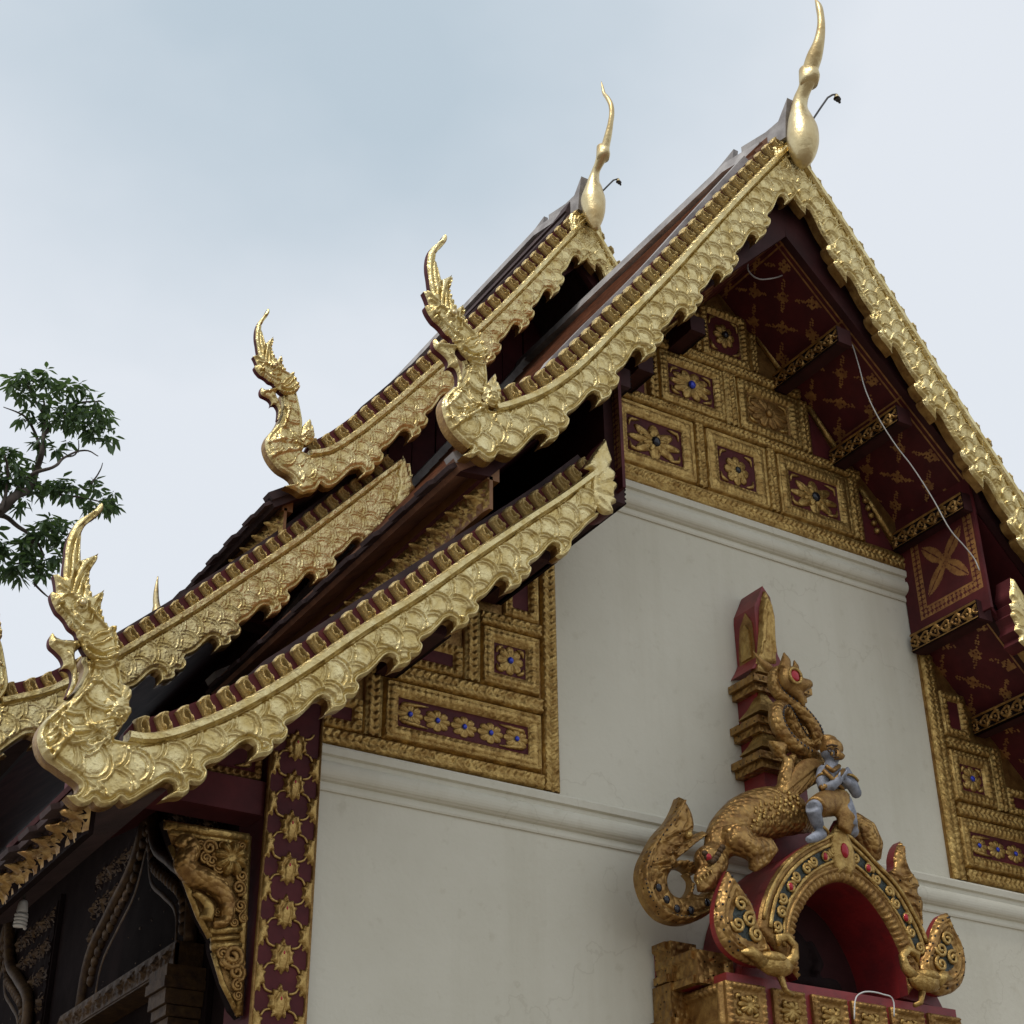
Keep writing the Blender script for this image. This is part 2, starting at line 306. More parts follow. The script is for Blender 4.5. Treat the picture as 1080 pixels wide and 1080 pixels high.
def relief(name, outline, Y, parent, mats=('gold', 'maroon'), thick=0.08, step=0.01, bulge=0.03, edge=0.05, hf=None, holes=(), rim=0.0, rimw=0.012, facing=-1):
    """carved board: outline (x, z) in metres, front face at y = Y - height, painted sides and back"""
    loops = [np.asarray(outline, float)] + [np.asarray(h, float) for h in holes]
    rs = []
    for L in loops:                                       # even spacing along the rim
        e = np.roll(L, -1, 0) - L; q = []
        for a, d in zip(L, e):
            k = max(1, int(round(np.linalg.norm(d) / step)))
            q += [a + d * t for t in np.arange(k) / k]
        rs.append(np.array(q))
    loops = rs
    lo, hi = loops[0].min(0), loops[0].max(0)
    gx = np.arange(lo[0], hi[0], step); gz = np.arange(lo[1], hi[1], step * 0.87)
    G = np.array([(x + (step / 2 if j % 2 else 0), z) for j, z in enumerate(gz) for x in gx])
    SA = np.concatenate(loops); SB = np.concatenate([np.roll(L, -1, 0) for L in loops])
    G = G[inside(G, loops)]
    if len(G):
        dg = seg_dist(G, SA, SB)[0]; G = G[dg > step * 0.55]
    allp = np.concatenate([SA, G]) if len(G) else SA
    edges = []; o = 0
    for L in loops: edges += [(o + i, o + (i + 1) % len(L)) for i in range(len(L))]; o += len(L)
    vv, ee, ff, ov, oe, of = delaunay_2d_cdt([Vector(p) for p in allp], edges, [], 0, 1e-6)
    P = np.array([tuple(v) for v in vv]); Tr = np.array([f for f in ff if len(f) == 3])
    cen = P[Tr].mean(1); Tr = Tr[inside(cen, loops)]
    a, b, c = P[Tr[:, 0]], P[Tr[:, 1]], P[Tr[:, 2]]
    ar = (b[:, 0] - a[:, 0]) * (c[:, 1] - a[:, 1]) - (b[:, 1] - a[:, 1]) * (c[:, 0] - a[:, 0])
    Tr = Tr[np.abs(ar) > 1e-12]; ar = ar[np.abs(ar) > 1e-12]
    Tr[ar < 0] = Tr[ar < 0][:, ::-1]
    D = seg_dist(P, SA, SB)[0]
    t = np.clip(D / edge, 0, 1); h = bulge * np.sqrt(1 - (1 - t) ** 2)
    if rim: h = h + rim * np.exp(-((D - rimw) / (rimw * 0.6)) ** 2)
    if hf is not None: h = h + hf(P, D)
    h[D < step * 0.1] = np.minimum(h[D < step * 0.1], 0)
    n = len(P)
    V = [np.stack([P[:, 0], Y - h, P[:, 1]], 1)]
    F = [tuple(f) for f in Tr]; fm = [0] * len(F); sm = [True] * len(F)
    ed = np.concatenate([Tr[:, [0, 1]], Tr[:, [1, 2]], Tr[:, [2, 0]]])
    key = {}
    for i, j in ed: key[(int(i), int(j))] = 1
    bd = [(i, j) for (i, j) in key if (j, i) not in key]
    o = n
    bi = sorted({i for e in bd for i in e}); ix = {v: k for k, v in enumerate(bi)}
    Bf = V[0][bi]; Bb = Bf.copy(); Bb[:, 1] = Y + thick
    V += [Bf, Bb]; nb = len(bi)
    for i, j in bd: F.append((o + ix[j], o + ix[i], o + nb + ix[i], o + nb + ix[j])); fm.append(1); sm.append(False)
    # back: the rim alone, triangulated
    bp = P[bi]; be = [(ix[i], ix[j]) for i, j in bd]
    v2, e2, f2, _, _, _ = delaunay_2d_cdt([Vector(p) for p in bp], be, [], 0, 1e-6)
    P2 = np.array([tuple(v) for v in v2]); T2 = np.array([f for f in f2 if len(f) == 3])
    T2 = T2[inside(P2[T2].mean(1), loops)]
    o2 = n + 2 * nb; V.append(np.stack([P2[:, 0], np.full(len(P2), Y + thick), P2[:, 1]], 1))
    a, b, c = P2[T2[:, 0]], P2[T2[:, 1]], P2[T2[:, 2]]
    ar = (b[:, 0] - a[:, 0]) * (c[:, 1] - a[:, 1]) - (b[:, 1] - a[:, 1]) * (c[:, 0] - a[:, 0])
    for f, s in zip(T2, ar):
        f = tuple(int(i) + o2 for i in f); F.append(f[::-1] if s > 0 else f); fm.append(1); sm.append(False)
    return build(name, np.concatenate(V), F, list(mats), parent, fm, sm)

def sheet(name, corner, U, W, nrm, nu, nv, hf, mats, parent, mf=None, smooth=True):
    """carved or painted rectangle: corner + u*U + v*W raised by hf(u, v in metres) along nrm, material by mf(u, v)"""
    corner, U, W, nrm = (np.asarray(a, float) for a in (corner, U, W, nrm))
    lu, lw = np.linalg.norm(U), np.linalg.norm(W)
    u, v = np.meshgrid(np.linspace(0, 1, nu + 1), np.linspace(0, 1, nv + 1), indexing='ij')
    h = hf(u * lu, v * lw) if hf is not None else np.zeros_like(u)
    V = corner + u[..., None] * U + v[..., None] * W + h[..., None] * nrm
    V = V.reshape(-1, 3); ix = np.arange((nu + 1) * (nv + 1)).reshape(nu + 1, nv + 1)
    F = np.stack([ix[:-1, :-1], ix[1:, :-1], ix[1:, 1:], ix[:-1, 1:]], -1).reshape(-1, 4)
    if np.cross(U, W) @ nrm < 0: F = F[:, ::-1]
    fm = None
    if mf is not None:
        uc = (u[:-1, :-1] + u[1:, 1:]) / 2 * lu; vc = (v[:-1, :-1] + v[1:, 1:]) / 2 * lw
        fm = mf(uc, vc).astype(int).reshape(-1)
    # skirt back to the wall so the sheet has a body
    rim = np.concatenate([ix[:-1, 0], ix[-1, :-1], ix[:0:-1, -1], ix[0, :0:-1]])
    n = len(V); nr = len(rim); back = np.concatenate([corner + u.reshape(-1, 1)[rim] * U + v.reshape(-1, 1)[rim] * W]) - nrm * 0.02
    V = np.concatenate([V, V[rim], back])
    S = [(n + i, n + (i + 1) % nr, n + nr + (i + 1) % nr, n + nr + i) for i in range(nr)]
    if np.cross(U, W) @ nrm > 0: S = [s[::-1] for s in S]
    Fl = [tuple(f) for f in F] + S
    if fm is not None: fm = list(fm) + [0] * nr
    return build(name, V, Fl, list(mats), parent, fm, [smooth] * len(F) + [False] * nr)

def thing(name, label, cat, loc, group=None):
    o = bpy.data.objects.new(name, None); col.objects.link(o); o.location = loc; o.empty_display_size = 0.2
    o['label'] = label; o['category'] = cat
    if group: o['group'] = group
    return o
def tag(o, label, cat, group=None):
    o['label'] = label; o['category'] = cat
    if group: o['group'] = group
    return o
def copy_tree(o, parent=None):
    c = o.copy(); col.objects.link(c); c.parent = parent
    for ch in list(o.children): copy_tree(ch, c)
    return c

def carve(lines, w, depth):
    Ls = [np.asarray(l, float) for l in lines]
    def hf(P, D):
        h = np.zeros(len(P))
        for L in Ls: h += depth * np.exp(-(line_dist(P, L) / w) ** 2)
        return h
    return hf
def dome(c, r, hh):
    def hf(P, D):
        t = np.hypot(P[:, 0] - c[0], P[:, 1] - c[1]) / r
        return hh * np.sqrt(np.clip(1 - t * t, 0, 1)) - hh * 0.5 * np.exp(-((t - 1.12) / 0.12) ** 2)
    return hf
def plus(*fs): return lambda P, D: sum(f(P, D) for f in fs)

# ------------------------------------------------------------------ ground
g = build('ground', [(-300, -300, 0), (300, -300, 0), (300, 300, 0), (-300, 300, 0)], [(0, 1, 2, 3)], ['ground'], None, smooth=False); g['kind'] = 'structure'

# ------------------------------------------------------------------ patterns (u, v in metres)
def beads(s, d, w, pitch=0.036):
    """carved frame moulding: s along the edge, d from the outer edge, w = width"""
    h = 0.020 * np.clip(np.minimum(d, w - d) / 0.012, 0, 1)
    h += 0.012 * np.exp(-((d - 0.16 * w) / (0.07 * w)) ** 2)
    q = (s / pitch) % 1 - .5; r = np.hypot(q * pitch, (d - 0.55 * w)) / (0.30 * w)
    h += 0.020 * np.sqrt(np.clip(1 - r * r, 0, 1)) - 0.008 * np.exp(-((d - 0.55 * w) / (0.33 * w)) ** 4)
    h += 0.010 * np.exp(-((d - 0.93 * w) / (0.06 * w)) ** 2)
    return h
def leaves(u, v, w, pitch=0.055):
    pitch = pitch * .8
    """running chevron leaves between two fillets"""
    c = v - w / 2; q = ((u - np.abs(c) * 0.75) / pitch) % 1
    h = 0.012 + 0.018 * np.sqrt(np.clip(1 - (2 * q - 1) ** 2, 0, 1)) - 0.012 * np.exp(-(c / (0.05 * w)) ** 2)
    e = np.minimum(v, w - v)
    h = np.where(e < 0.16 * w, 0.022 * np.sqrt(np.clip(1 - (e / (0.08 * w) - 1) ** 2, 0, 1)), h)
    return h
def scroll(u, v, w, pitch=0.16):
    """pierced running scroll: raised tendril, dark ground between"""
    c = v - w / 2; x = u / pitch; k = np.floor(x + .5); s = np.where(k.astype(int) % 2 == 0, 1.0, -1.0)
    stem = np.abs(c - 0.26 * w * np.sin(np.pi * (x + .5)) * 1.0) / (0.10 * w)
    dx = (x - k) * pitch; dz = c - s * 0.02 * w; rr = np.hypot(dx, dz) / w
    ring = np.abs(rr - 0.27 - 0.05 * np.cos(3 * np.arctan2(dz, dx))) / 0.085
    dot = rr / 0.11
    e = np.minimum(v, w - v) / (0.13 * w)
    return np.minimum.reduce([stem, ring, dot, e])
def scroll_h(u, v, w, pitch=0.16, H=0.022): return H * np.sqrt(np.clip(1 - np.clip(scroll(u, v, w, pitch), 0, 1) ** 2, 0, 1))
def blossoms(u, v, w, pitch=0.20):
    """hanging row of carved blossoms and leaves"""
    x = (u / pitch) % 1 - .5; c = v / w - .5; a = np.arctan2(c * w, x * pitch); r = np.hypot(x * pitch, c * w) / w
    pet = 0.42 * (0.72 + 0.28 * np.cos(7 * a)); h = 0.05 * np.sqrt(np.clip(1 - (r / pet) ** 2, 0, 1)) * (0.7 + 0.3 * np.cos(14 * a)) + 0.03 * np.sqrt(np.clip(1 - (r / 0.12) ** 2, 0, 1))
    x2 = ((u / pitch) + .5) % 1 - .5; r2 = np.hypot(x2 * pitch * 1.3, (c + .1) * w) / w; a2 = np.arctan2((c + .1) * w, x2 * pitch)
    h2 = 0.035 * np.sqrt(np.clip(1 - (r2 / (0.40 * (0.75 + .25 * np.cos(5 * a2 + 1.57)))) ** 2, 0, 1)) * (0.65 + 0.35 * np.cos(10 * a2))
    return np.maximum(np.maximum(h, h2), 0.006 * np.sin(60 * u) * np.sin(55 * v) + 0.008)

hall = thing('temple_hall', 'white and gilded temple hall with stepped gable roofs, filling most of the picture', 'temple', (XC, Y_WALL, 0))

# ------------------------------------------------------------------ front wall and its cornices
WL, WR, WI, WJ = 2.92, 2 * XC - 2.92, 4.285, 2 * XC - 4.285        # outer corners, inner (upper) corners
Z1, Z2 = 4.51, 6.57                                                # tops of the lower and upper cornice
mm = Mesh(); mm.prism_y([(WL, 0), (WR, 0), (WR, Z1), (WJ, Z1), (WJ, Z2), (WI, Z2), (WI, Z1), (WL, Z1)], Y_WALL, Y_WALL + .22)
mm.obj('front_wall', ['white'], hall)
def cornice(x0, x1, zt, parent):
    y = Y_WALL
    prof = [(y + .01, zt - .215), (y - .010, zt - .215), (y - .014, zt - .205), (y - .014, zt - .190), (y - .006, zt - .186), (y - .006, zt - .172), (y - .022, zt - .166)]
    for a in np.linspace(-80, 80, 9): prof.append((y - .022 - .028 * math.cos(math.radians(a)), zt - .118 + .044 * math.sin(math.radians(a))))
    prof += [(y - .028, zt - .068), (y - .028, zt - .052), (y - .046, zt - .046), (y - .050, zt - .012), (y - .044, zt), (y + .01, zt)]
    mm = Mesh(); mm.prism_x(prof, x0, x1); return mm.obj('cornice', ['white'], parent)
cornice(WL - .002, WR + .002, Z1 - .004, hall); cornice(WI - .002, WJ + .002, Z2 - .004, hall)

# ------------------------------------------------------------------ gilded gable front
def ellipse_flower(cx, cz, y, rx, rz, parent, petals=8, sharp=0.8, depth=0.42, mats=('gold_old',), hgt=0.02, name='flower', rot=0.0):
    n, k = 96, 12; V = []; F = []
    for j in range(k + 1):
        t = j / k
        for i in range(n):
            a = 2 * math.pi * i / n; ph = (petals * (a + rot) / (2 * math.pi)) % 1; ph = min(ph, 1 - ph) * 2; c = (1 - ph ** 1.5) ** (1 / max(sharp, .3) * .8) if petals <= 8 and sharp > .65 else abs(math.cos(petals * (a + rot) / 2)) ** sharp
            r = (1 - depth + depth * c) * t
            cc = math.cos(petals * (a + rot) / 2)
            h = hgt * (0.35 + 0.65 * math.sin(math.pi * min(1, t * 1.05)) ** .7) * (0.55 + 0.45 * c) - 0.25 * hgt * math.exp(-((abs(cc) - 1) / .015) ** 2) * (t > .3)
            if t < .26: h = hgt * .6
            if j == k: h = 0.0
            V.append((cx + rx * r * math.cos(a), y - h, cz + rz * r * math.sin(a)))
    for j in range(k):
        for i in range(n):
            q = (j * n + i, j * n + (i + 1) % n, (j + 1) * n + (i + 1) % n, (j + 1) * n + i)
            F.append(q)
    V.append((cx, y + .004, cz)); c = len(V) - 1
    F += [(k * n + i, k * n + (i + 1) % n, c) for i in range(n)]
    return build(name, V, F, list(mats), parent)
def boss(cx, cz, y, r, m, parent):
    mm = Mesh(); mm.ball((cx, y, cz), (r, r * .6, r * 1.05), 0, 12, 8); return mm.obj('mirror_boss', [m], parent)

def coffer(x0, x1, z0, z1, w, parent, Y, gild=True, field='maroon', mats=None, pitch=0.036):
    lu, lv = x1 - x0, z1 - z0
    def hf(u, v):
        du = np.minimum(u, lu - u); dv = np.minimum(v, lv - v); d = np.minimum(du, dv); s = np.where(du < dv, v, u)
        return np.where(d < w, beads(s, d, w, pitch), 0.001)
    def mf(u, v): return (np.minimum(np.minimum(u, lu - u), np.minimum(v, lv - v)) >= w).astype(int)
    st = 0.0075
    cf = sheet('coffer', (x0, Y, z0), (lu, 0, 0), (0, 0, lv), (0, -1, 0), int(lu / st), int(lv / st), hf, (mats or 'gold_old', field), parent, mf)
    fu, fv = lu - 2 * w, lv - 2 * w
    if fu > .12 and fv > .10:
        for a, b in ((0, 0), (1, 0), (0, 1), (1, 1)):
            mm = Mesh(); q = (x0 + w + .018 if a == 0 else x1 - w - .018, z0 + w + .018 if b == 0 else z1 - w - .018); sa, sb = (1 if a == 0 else -1), (1 if b == 0 else -1)
            mm.tube([(q[0] + sa * d, Y - .004, q[1] + sb * e) for d, e in ((0, fv * .22), (.004, fv * .10), (.012, .012), (fu * .12, .004), (fu * .2, 0))], [.004, .010, .014, .010, .003], 0, 6); mm.obj('corner_leaf', ['gold_old'], cf)
    return cf
def band(x0, x1, z0, z1, parent, Y, kind='h', name='carved_band', m='gold_old', pitch=0.055, st=0.0075):
    lu, lv = x1 - x0, z1 - z0
    hf = (lambda u, v: leaves(u, v, lv, pitch)) if kind == 'h' else (lambda u, v: leaves(v, u, lu, pitch))
    return sheet(name, (x0, Y, z0), (lu, 0, 0), (0, 0, lv), (0, -1, 0), max(4, int(lu / st)), max(4, int(lv / st)), hf, (m,), parent)
gable = None
YG = 6.485
SOFF = lambda w: 8.33 - 1.02 * w                                   # underside of the upper roof, w = distance from the centre line
top_w = 1.37
mm = Mesh(); mm.prism_y([(XC - top_w, Z2), (XC + top_w, Z2), (XC + top_w, SOFF(top_w)), (XC, SOFF(0)), (XC - top_w, SOFF(top_w))], YG, Y_WALL + .15)
gable = mm.obj('gable_front', ['gold_dull'], hall)
YP = YG - 0.006
band(XC - 1.36, XC + 1.36, Z2 + .004, Z2 + .118, gable, YP, pitch=.05)
b1, b2 = 7.165, 7.66                                               # beams between the rows
band(XC - 1.05, XC + 1.05, b1, b1 + .075, gable, YP - .01, pitch=.045); band(XC - .60, XC + .60, b2, b2 + .08, gable, YP - .01, pitch=.045)
def pair(f):
    for s in (-1, 1): f(s)
def mx_(s, a, b): return (XC + a, XC + b) if s > 0 else (XC - b, XC - a)
# row 1: square flower between two wide leaf flowers
c = coffer(XC - .245, XC + .245, Z2 + .125, b1 - .008, .10, gable, YP, pitch=.03)
ellipse_flower(XC, 6.91, YP, .10, .11, c, 8, .5, .28); ellipse_flower(XC, 6.91, YP - .012, .06, .065, c, 8, .5, .25, rot=.39, hgt=.012); boss(XC, 6.91, YP - .02, .024, 'black', c)
def row1(s):
    x0, x1 = mx_(s, .33, .94); c = coffer(x0, x1, Z2 + .125, b1 - .008, .10, gable, YP, pitch=.03); xm = (x0 + x1) / 2
    ellipse_flower(xm, 6.91, YP, .205, .135, c, 8, .7, .42); ellipse_flower(xm, 6.91, YP - .012, .10, .075, c, 8, .7, .4, rot=.39, hgt=.015); boss(xm, 6.91, YP - .022, .034, 'black', c)
    band(*mx_(s, .25, .325), Z2 + .125, b1 - .008, gable, YP - .004, 'v', 'carved_post'); band(*mx_(s, .945, 1.03), Z2 + .125, b1 - .008, gable, YP - .004, 'v', 'carved_post')
    tri = [(XC + s * 1.05, Z2 + .14), (XC + s * 1.31, Z2 + .14), (XC + s * 1.05, 7.10)]
    relief('corner_panel', np.array(tri), YP + .004, gable, ('maroon', 'maroon'), .01, .02, .004, .02)
    e = [(XC + s * 1.05, 7.12), (XC + s * 1.34, Z2 + .15)]
    mm = Mesh(); mm.tube([(e[0][0], YP - .012, e[0][1]), (e[1][0], YP - .012, e[1][1])], .022, 0, 8)
    for t in np.linspace(.15, .85, 5): mm.ball((XC + s * (1.07 + .10 * t), YP - .01, Z2 + .2 + .3 * (1 - t)), .022)
    mm.obj('corner_rib', ['gold_old'], gable)
pair(row1)
def row2(s):
    x0, x1 = mx_(s, .055, .575); c = coffer(x0, x1, b1 + .083, b2 - .008, .085, gable, YP, field='maroon' if s < 0 else 'gold_dull'); xm = (x0 + x1) / 2; zm = (b1 + b2 + .075) / 2
    ellipse_flower(xm, zm, YP, .17, .115, c, 10, .6, .35, mats=('gold_old',) if s < 0 else ('gold_dull',))
    boss(xm, zm, YP - .020, .028, 'blue' if s < 0 else 'gold_dull', c)
    band(*mx_(s, .58, .66), b1 + .083, b2 - .008, gable, YP - .004, 'v', 'carved_post')
    tri = [(XC + s * .68, b1 + .10), (XC + s * .92, b1 + .10), (XC + s * .68, b2 - .05)]
    relief('corner_panel', np.array(tri), YP + .004, gable, ('maroon', 'maroon'), .01, .02, .004, .02)
    mm = Mesh(); mm.tube([(XC + s * .67, YP - .012, b2 - .02), (XC + s * .96, YP - .012, b1 + .10)], .02, 0, 8); mm.obj('corner_rib', ['gold_old'], gable)
pair(row2)
band(XC - .05, XC + .05, b1 + .083, b2 - .008, gable, YP - .004, 'v', 'carved_post')
c = coffer(XC - .20, XC + .20, b2 + .088, b2 + .52, .065, gable, YP); ellipse_flower(XC, b2 + .305, YP, .09, .1, c, 8, .6, .3); boss(XC, b2 + .305, YP - .025, .025, 'black', c)
def row3(s):
    band(*mx_(s, .205, .27), b2 + .088, b2 + .40, gable, YP - .004, 'v', 'carved_post')
    mm = Mesh(); mm.tube([(XC + s * .28, YP - .012, b2 + .40), (XC + s * .55, YP - .012, b2 + .10)], .018, 0, 8); mm.obj('corner_rib', ['gold_old'], gable)
pair(row3)

# ------------------------------------------------------------------ gilded wing panels beside the upper wall
SLOW = [(1.36, 6.12), (1.81, 5.64), (2.40, 5.06), (3.00, 4.56), (3.98, 3.93)]     # underside of the lower roof: (distance from centre, z)
def wing(s):
    X = lambda w: XC + s * w
    poly = [(X(1.383), Z1), (X(2.748), Z1), (X(2.748), 4.78), (X(2.40), 5.08), (X(1.81), 5.66), (X(1.383), 6.1)]
    mm = Mesh(); mm.prism_y(poly, YG, Y_WALL + .15); wg = mm.obj('wing_panel', ['gold_dull'], hall)
    B = lambda a, b, z0, z1, k, n, p=.05: band(*mx_(s, a, b), z0, z1, wg, YP, k, n, 'gold_old', p)
    B(1.388, 1.485, Z1 + .005, 5.98, 'v', 'carved_post'); B(1.49, 2.745, Z1 + .005, Z1 + .09, 'h', 'carved_band')
    c = coffer(*mx_(s, 1.495, 2.415), Z1 + .095, 4.925, .085, wg, YP)
    for i in range(5):
        x = X(1.60 + .155 * i + .045); zz = 4.762
        ellipse_flower(x, zz, YP, .080, .060, c, 8, .5, .25, hgt=.013); boss(x, zz, YP - .012, .014, 'blue', c)
    B(2.42, 2.52, Z1 + .095, 4.925, 'v', 'carved_post')
    c = coffer(*mx_(s, 2.525, 2.74), Z1 + .095, 4.78, .05, wg, YP)
    B(1.49, 2.50, 4.93, 5.02, 'h', 'carved_band')
    c = coffer(*mx_(s, 1.50, 1.86), 5.025, 5.365, .08, wg, YP)
    ellipse_flower(X(1.68), 5.195, YP, .085, .085, c, 8, .5, .25, hgt=.015); boss(X(1.68), 5.195, YP - .012, .018, 'blue', c)
    B(1.865, 1.965, 5.025, 5.44, 'v', 'carved_post')
    c = coffer(*mx_(s, 1.97, 2.28), 5.025, 5.20, .05, wg, YP)
    B(1.49, 1.86, 5.37, 5.45, 'h', 'carved_band')
    c = coffer(*mx_(s, 1.50, 1.72), 5.455, 5.76, .06, wg, YP)
pair(wing)

# ------------------------------------------------------------------ undersides of the front roofs
def soffit_paint(u, v):
    """stencilled lattice of flowers on maroon"""
    p = 0.30; a = (u + v) / p; b = (u - v) / p
    fa = np.abs(a - np.round(a)) * p; fb = np.abs(b - np.round(b)) * p
    wob = 0.012 * np.sin(v * 60)
    line = (np.abs(fa + wob) < .007) | (np.abs(fb - wob) < .007)
    ca, cb = (a - np.round(a)) * p, (b - np.round(b)) * p
    r = np.hypot(ca, cb); an = np.arctan2(cb, ca)
    fl = (r < 0.062 * (0.6 + 0.4 * np.abs(np.cos(3 * an)))) & ~((r > .02) & (r < .027))
    return ((line & (np.sin((u + 2 * v) * 130) > -.85)) | fl)
def soffit(w0, z0, w1, z1, s, y0, y1, parent, painted=True):
    U = (0, y1 - y0, 0); W = (s * (w1 - w0), 0, z1 - z0); ln = math.hypot(w1 - w0, z1 - z0)
    n = np.cross(U, W); n /= np.linalg.norm(n)
    if n[2] > 0: n = -n
    Lu = y1 - y0
    def mf(u, v):
        edge = ((u > .05) & (u < .065)) | ((u > .085) & (u < .095)) | ((v > .03) & (v < .04))
        return ((soffit_paint(u, v) & (u > .11)) | edge).astype(int) if painted else np.zeros_like(u)
    return sheet('soffit', (XC + s * w0, y0, z0), U, W, n, int(Lu / .012) if painted else 2, int(ln / .012) if painted else 2, None, ('maroon', 'stencil'), parent, mf, False)
ys, ye = 5.80, 6.49
def under(s):
    soffit(0.0, SOFF(0), .44, SOFF(.44), s, ys, ye, hall); soffit(.44, SOFF(.44), .87, SOFF(.87), s, ys, ye, hall); soffit(.87, SOFF(.87), 1.36, SOFF(1.36), s, ys, ye, hall)
    for (w0, z0), (w1, z1) in zip(SLOW[:-1], SLOW[1:]): soffit(w0, z0, w1, z1, s, ys + .08, ye if w0 < 2.5 else 7.0, hall)
    # painted upright panel between the upper and the lower roof
    def mf(u, v):
        lu, lv = ye - ys, 0.92
        d = np.minimum(np.minimum(u - .04, .56 - u), np.minimum(v - .16, .76 - v))
        bd = ((d > .0) & (d < .055) & (np.hypot((u * 28) % 1 - .5, (v * 28) % 1 - .5) < .42)) | ((d > -.008) & (d < 0)) | ((d > .055) & (d < .063))
        cu, cv = u - .30, v - .46; r = np.hypot(cu, cv); a = np.arctan2(cv, cu) + math.pi / 4
        aa = np.abs((a / (math.pi / 2) + .5) % 1 - .5) * math.pi / 2; pt = (np.abs(r * np.sin(aa)) < .045 * np.sin(np.pi * np.clip(r / .25, 0, 1)) ** .8) & (r < .25) & (np.abs(r * np.sin(aa)) > .004)
        ce = (r < .055) & (np.hypot((u * 40) % 1 - .5, (v * 40) % 1 - .5) < .45)
        return (bd | pt | ce).astype(int)
    sheet('painted_panel', (XC + s * 1.352, ys + .02, 6.02), (0, ye - ys - .02, 0), (0, 0, .96), (-s, 0, 0), 110, 140, None, ('maroon', 'stencil'), hall, mf, False)
    # purlins with pierced gilded strips
    for (w, zb, y0, y1) in ((.44, 7.66, 5.84, 6.47), (.87, 7.20, 5.84, 6.47), (1.335, 6.70, 5.84, 6.47), (1.37, 5.97, 5.90, 6.47), (1.81, 5.50, 5.92, 6.47), (2.42, 4.93, 5.92, 6.47)):
        if s < 0 and zb > 7: y0 = 6.22
        mm = Mesh(); mm.box(XC + s * w - .05, XC + s * w + .05, y0, y1, zb, zb + .13)
        pu = mm.obj('purlin', ['maroon_dark'], hall)
        sheet('pierced_strip', (XC + s * (w - .052), y0 - .01, zb), (0, y1 - y0, 0), (0, 0, .115), (-s, 0, 0), int((y1 - y0) / .006), 19,
              lambda u, v: scroll_h(u, v, .115, .09, .016), ('dark', 'gold_dull'), pu, lambda u, v: (scroll(u, v, .115, .09) < .9).astype(int))
        mm = Mesh(); mm.box(XC + s * w - .056, XC + s * w + .056, y0 - .012, y0 + .02, zb - .004, zb + .118); mm.obj('end_block', ['maroon_dark'], pu)
pair(under)

# ------------------------------------------------------------------ roofs
def offset_line(L, d):
    L = np.asarray(L, float); T = np.gradient(L, axis=0); T /= np.linalg.norm(T, axis=1)[:, None]
    return L + np.stack([-T[:, 1], T[:, 0]], 1) * d
def resample(L, n):
    L = np.asarray(L, float); c = np.concatenate([[0], np.cumsum(np.linalg.norm(np.diff(L, axis=0), axis=1))])
    t = np.linspace(0, c[-1], n); return np.stack([np.interp(t, c, L[:, 0]), np.interp(t, c, L[:, 1])], 1)
def stepped(L, course=.13, step=.022):
    """tile courses: profile from eave up to the ridge"""
    n = max(3, int(np.linalg.norm(np.diff(L, axis=0), axis=1).sum() / course)); Q = resample(L, n + 1); R = []
    for a, b in zip(Q[:-1], Q[1:]):
        d = (b - a) / np.linalg.norm(b - a); nn = np.array([-d[1], d[0]])
        R += [a + nn * step, b + nn * .004]
    return np.array(R)
def mirror_pts(P): Q = np.array(P, float); Q[:, 0] = 2 * XC - Q[:, 0]; return Q
def roof(name, L, y0, y1, both=True, verge=True, flash=None, m='tile_orange'):
    """L: profile on the left slope, eave to ridge"""
    for s in ((-1, 1) if both else (-1,)):
        top = stepped(L); botl = offset_line(L, -.05)
        poly = np.concatenate([top, botl[::-1]])
        if s > 0: poly = mirror_pts(poly)
        mm = Mesh(); mm.prism_y([tuple(p) for p in poly], y0, y1); rf = mm.obj(name, [m], hall)
        if verge:
            Lv = resample(L, 40); Lv = Lv[Lv[:, 0] < XC - .22]; a = offset_line(Lv, .05); b = offset_line(Lv, -.005); poly = np.concatenate([a, b[::-1]])
            if s > 0: poly = mirror_pts(poly)
            mm = Mesh(); mm.prism_y([tuple(p) for p in poly], y0 - .02, y0 + .07); mm.obj('verge_mortar', ['grey' if m == 'tile_orange' else 'tile'], rf)
        if flash is not None:
            a = offset_line(resample(L, 30), .07); b = offset_line(resample(L, 30), .0); poly = np.concatenate([a, b[::-1]])
            if s > 0: poly = mirror_pts(poly)
            mm = Mesh(); mm.prism_y([tuple(p) for p in poly], y1 - .16, y1 - .005); mm.obj('flashing', ['grey'], rf)
        # the eave course: single tiles with uneven ends
        e = L[0]; d = (L[1] - L[0]) / np.linalg.norm(L[1] - L[0]); mm = Mesh(); y = y0; i = 0
        while y < y1 - .05:
            wd = .15; k = rng.uniform(-.012, .012) + .03 * (i % 2) ; o = e - d * (.05 + k); q = e + d * .06
            V = []
            for p, t in ((o, 0), (q, 0), (q, .03), (o, .022)):
                nn = np.array([-d[1], d[0]]) * t; V.append(p + nn)
            V = np.array(V) + np.array([-d[1], d[0]]) * -.022
            if s > 0: V = mirror_pts(V)
            mm.prism_y([tuple(p) for p in V], y + .004, y + wd - .004); y += wd; i += 1
        mm.obj('eave_tiles', ['tile'], rf)
PX_U = [(505, 438), (530, 431.5), (565, 418.5), (600, 395), (650, 345), (700, 294), (750, 239), (800, 186), (826, 159)]
LU = offset_line(spl(at(PX_U, Y_UP), None, False, 170, 5), .085); LU = np.concatenate([[(3.26, 5.82), (3.52, 6.00)], LU[LU[:, 0] > 3.82][:-1], [(XC - .03, 9.13)]])
LU[:, 1] += np.clip((LU[:, 0] - 4.6) / 1.0, 0, 1) ** 1.5 * .05
roof('upper_roof', LU, Y_UP + .11, Y_BWALL - .002, flash=True)
PX_L = [(118, 783), (153, 781.7), (213, 765), (283, 730), (378, 667.5), (495, 589.7), (592, 525.5), (636, 492)]
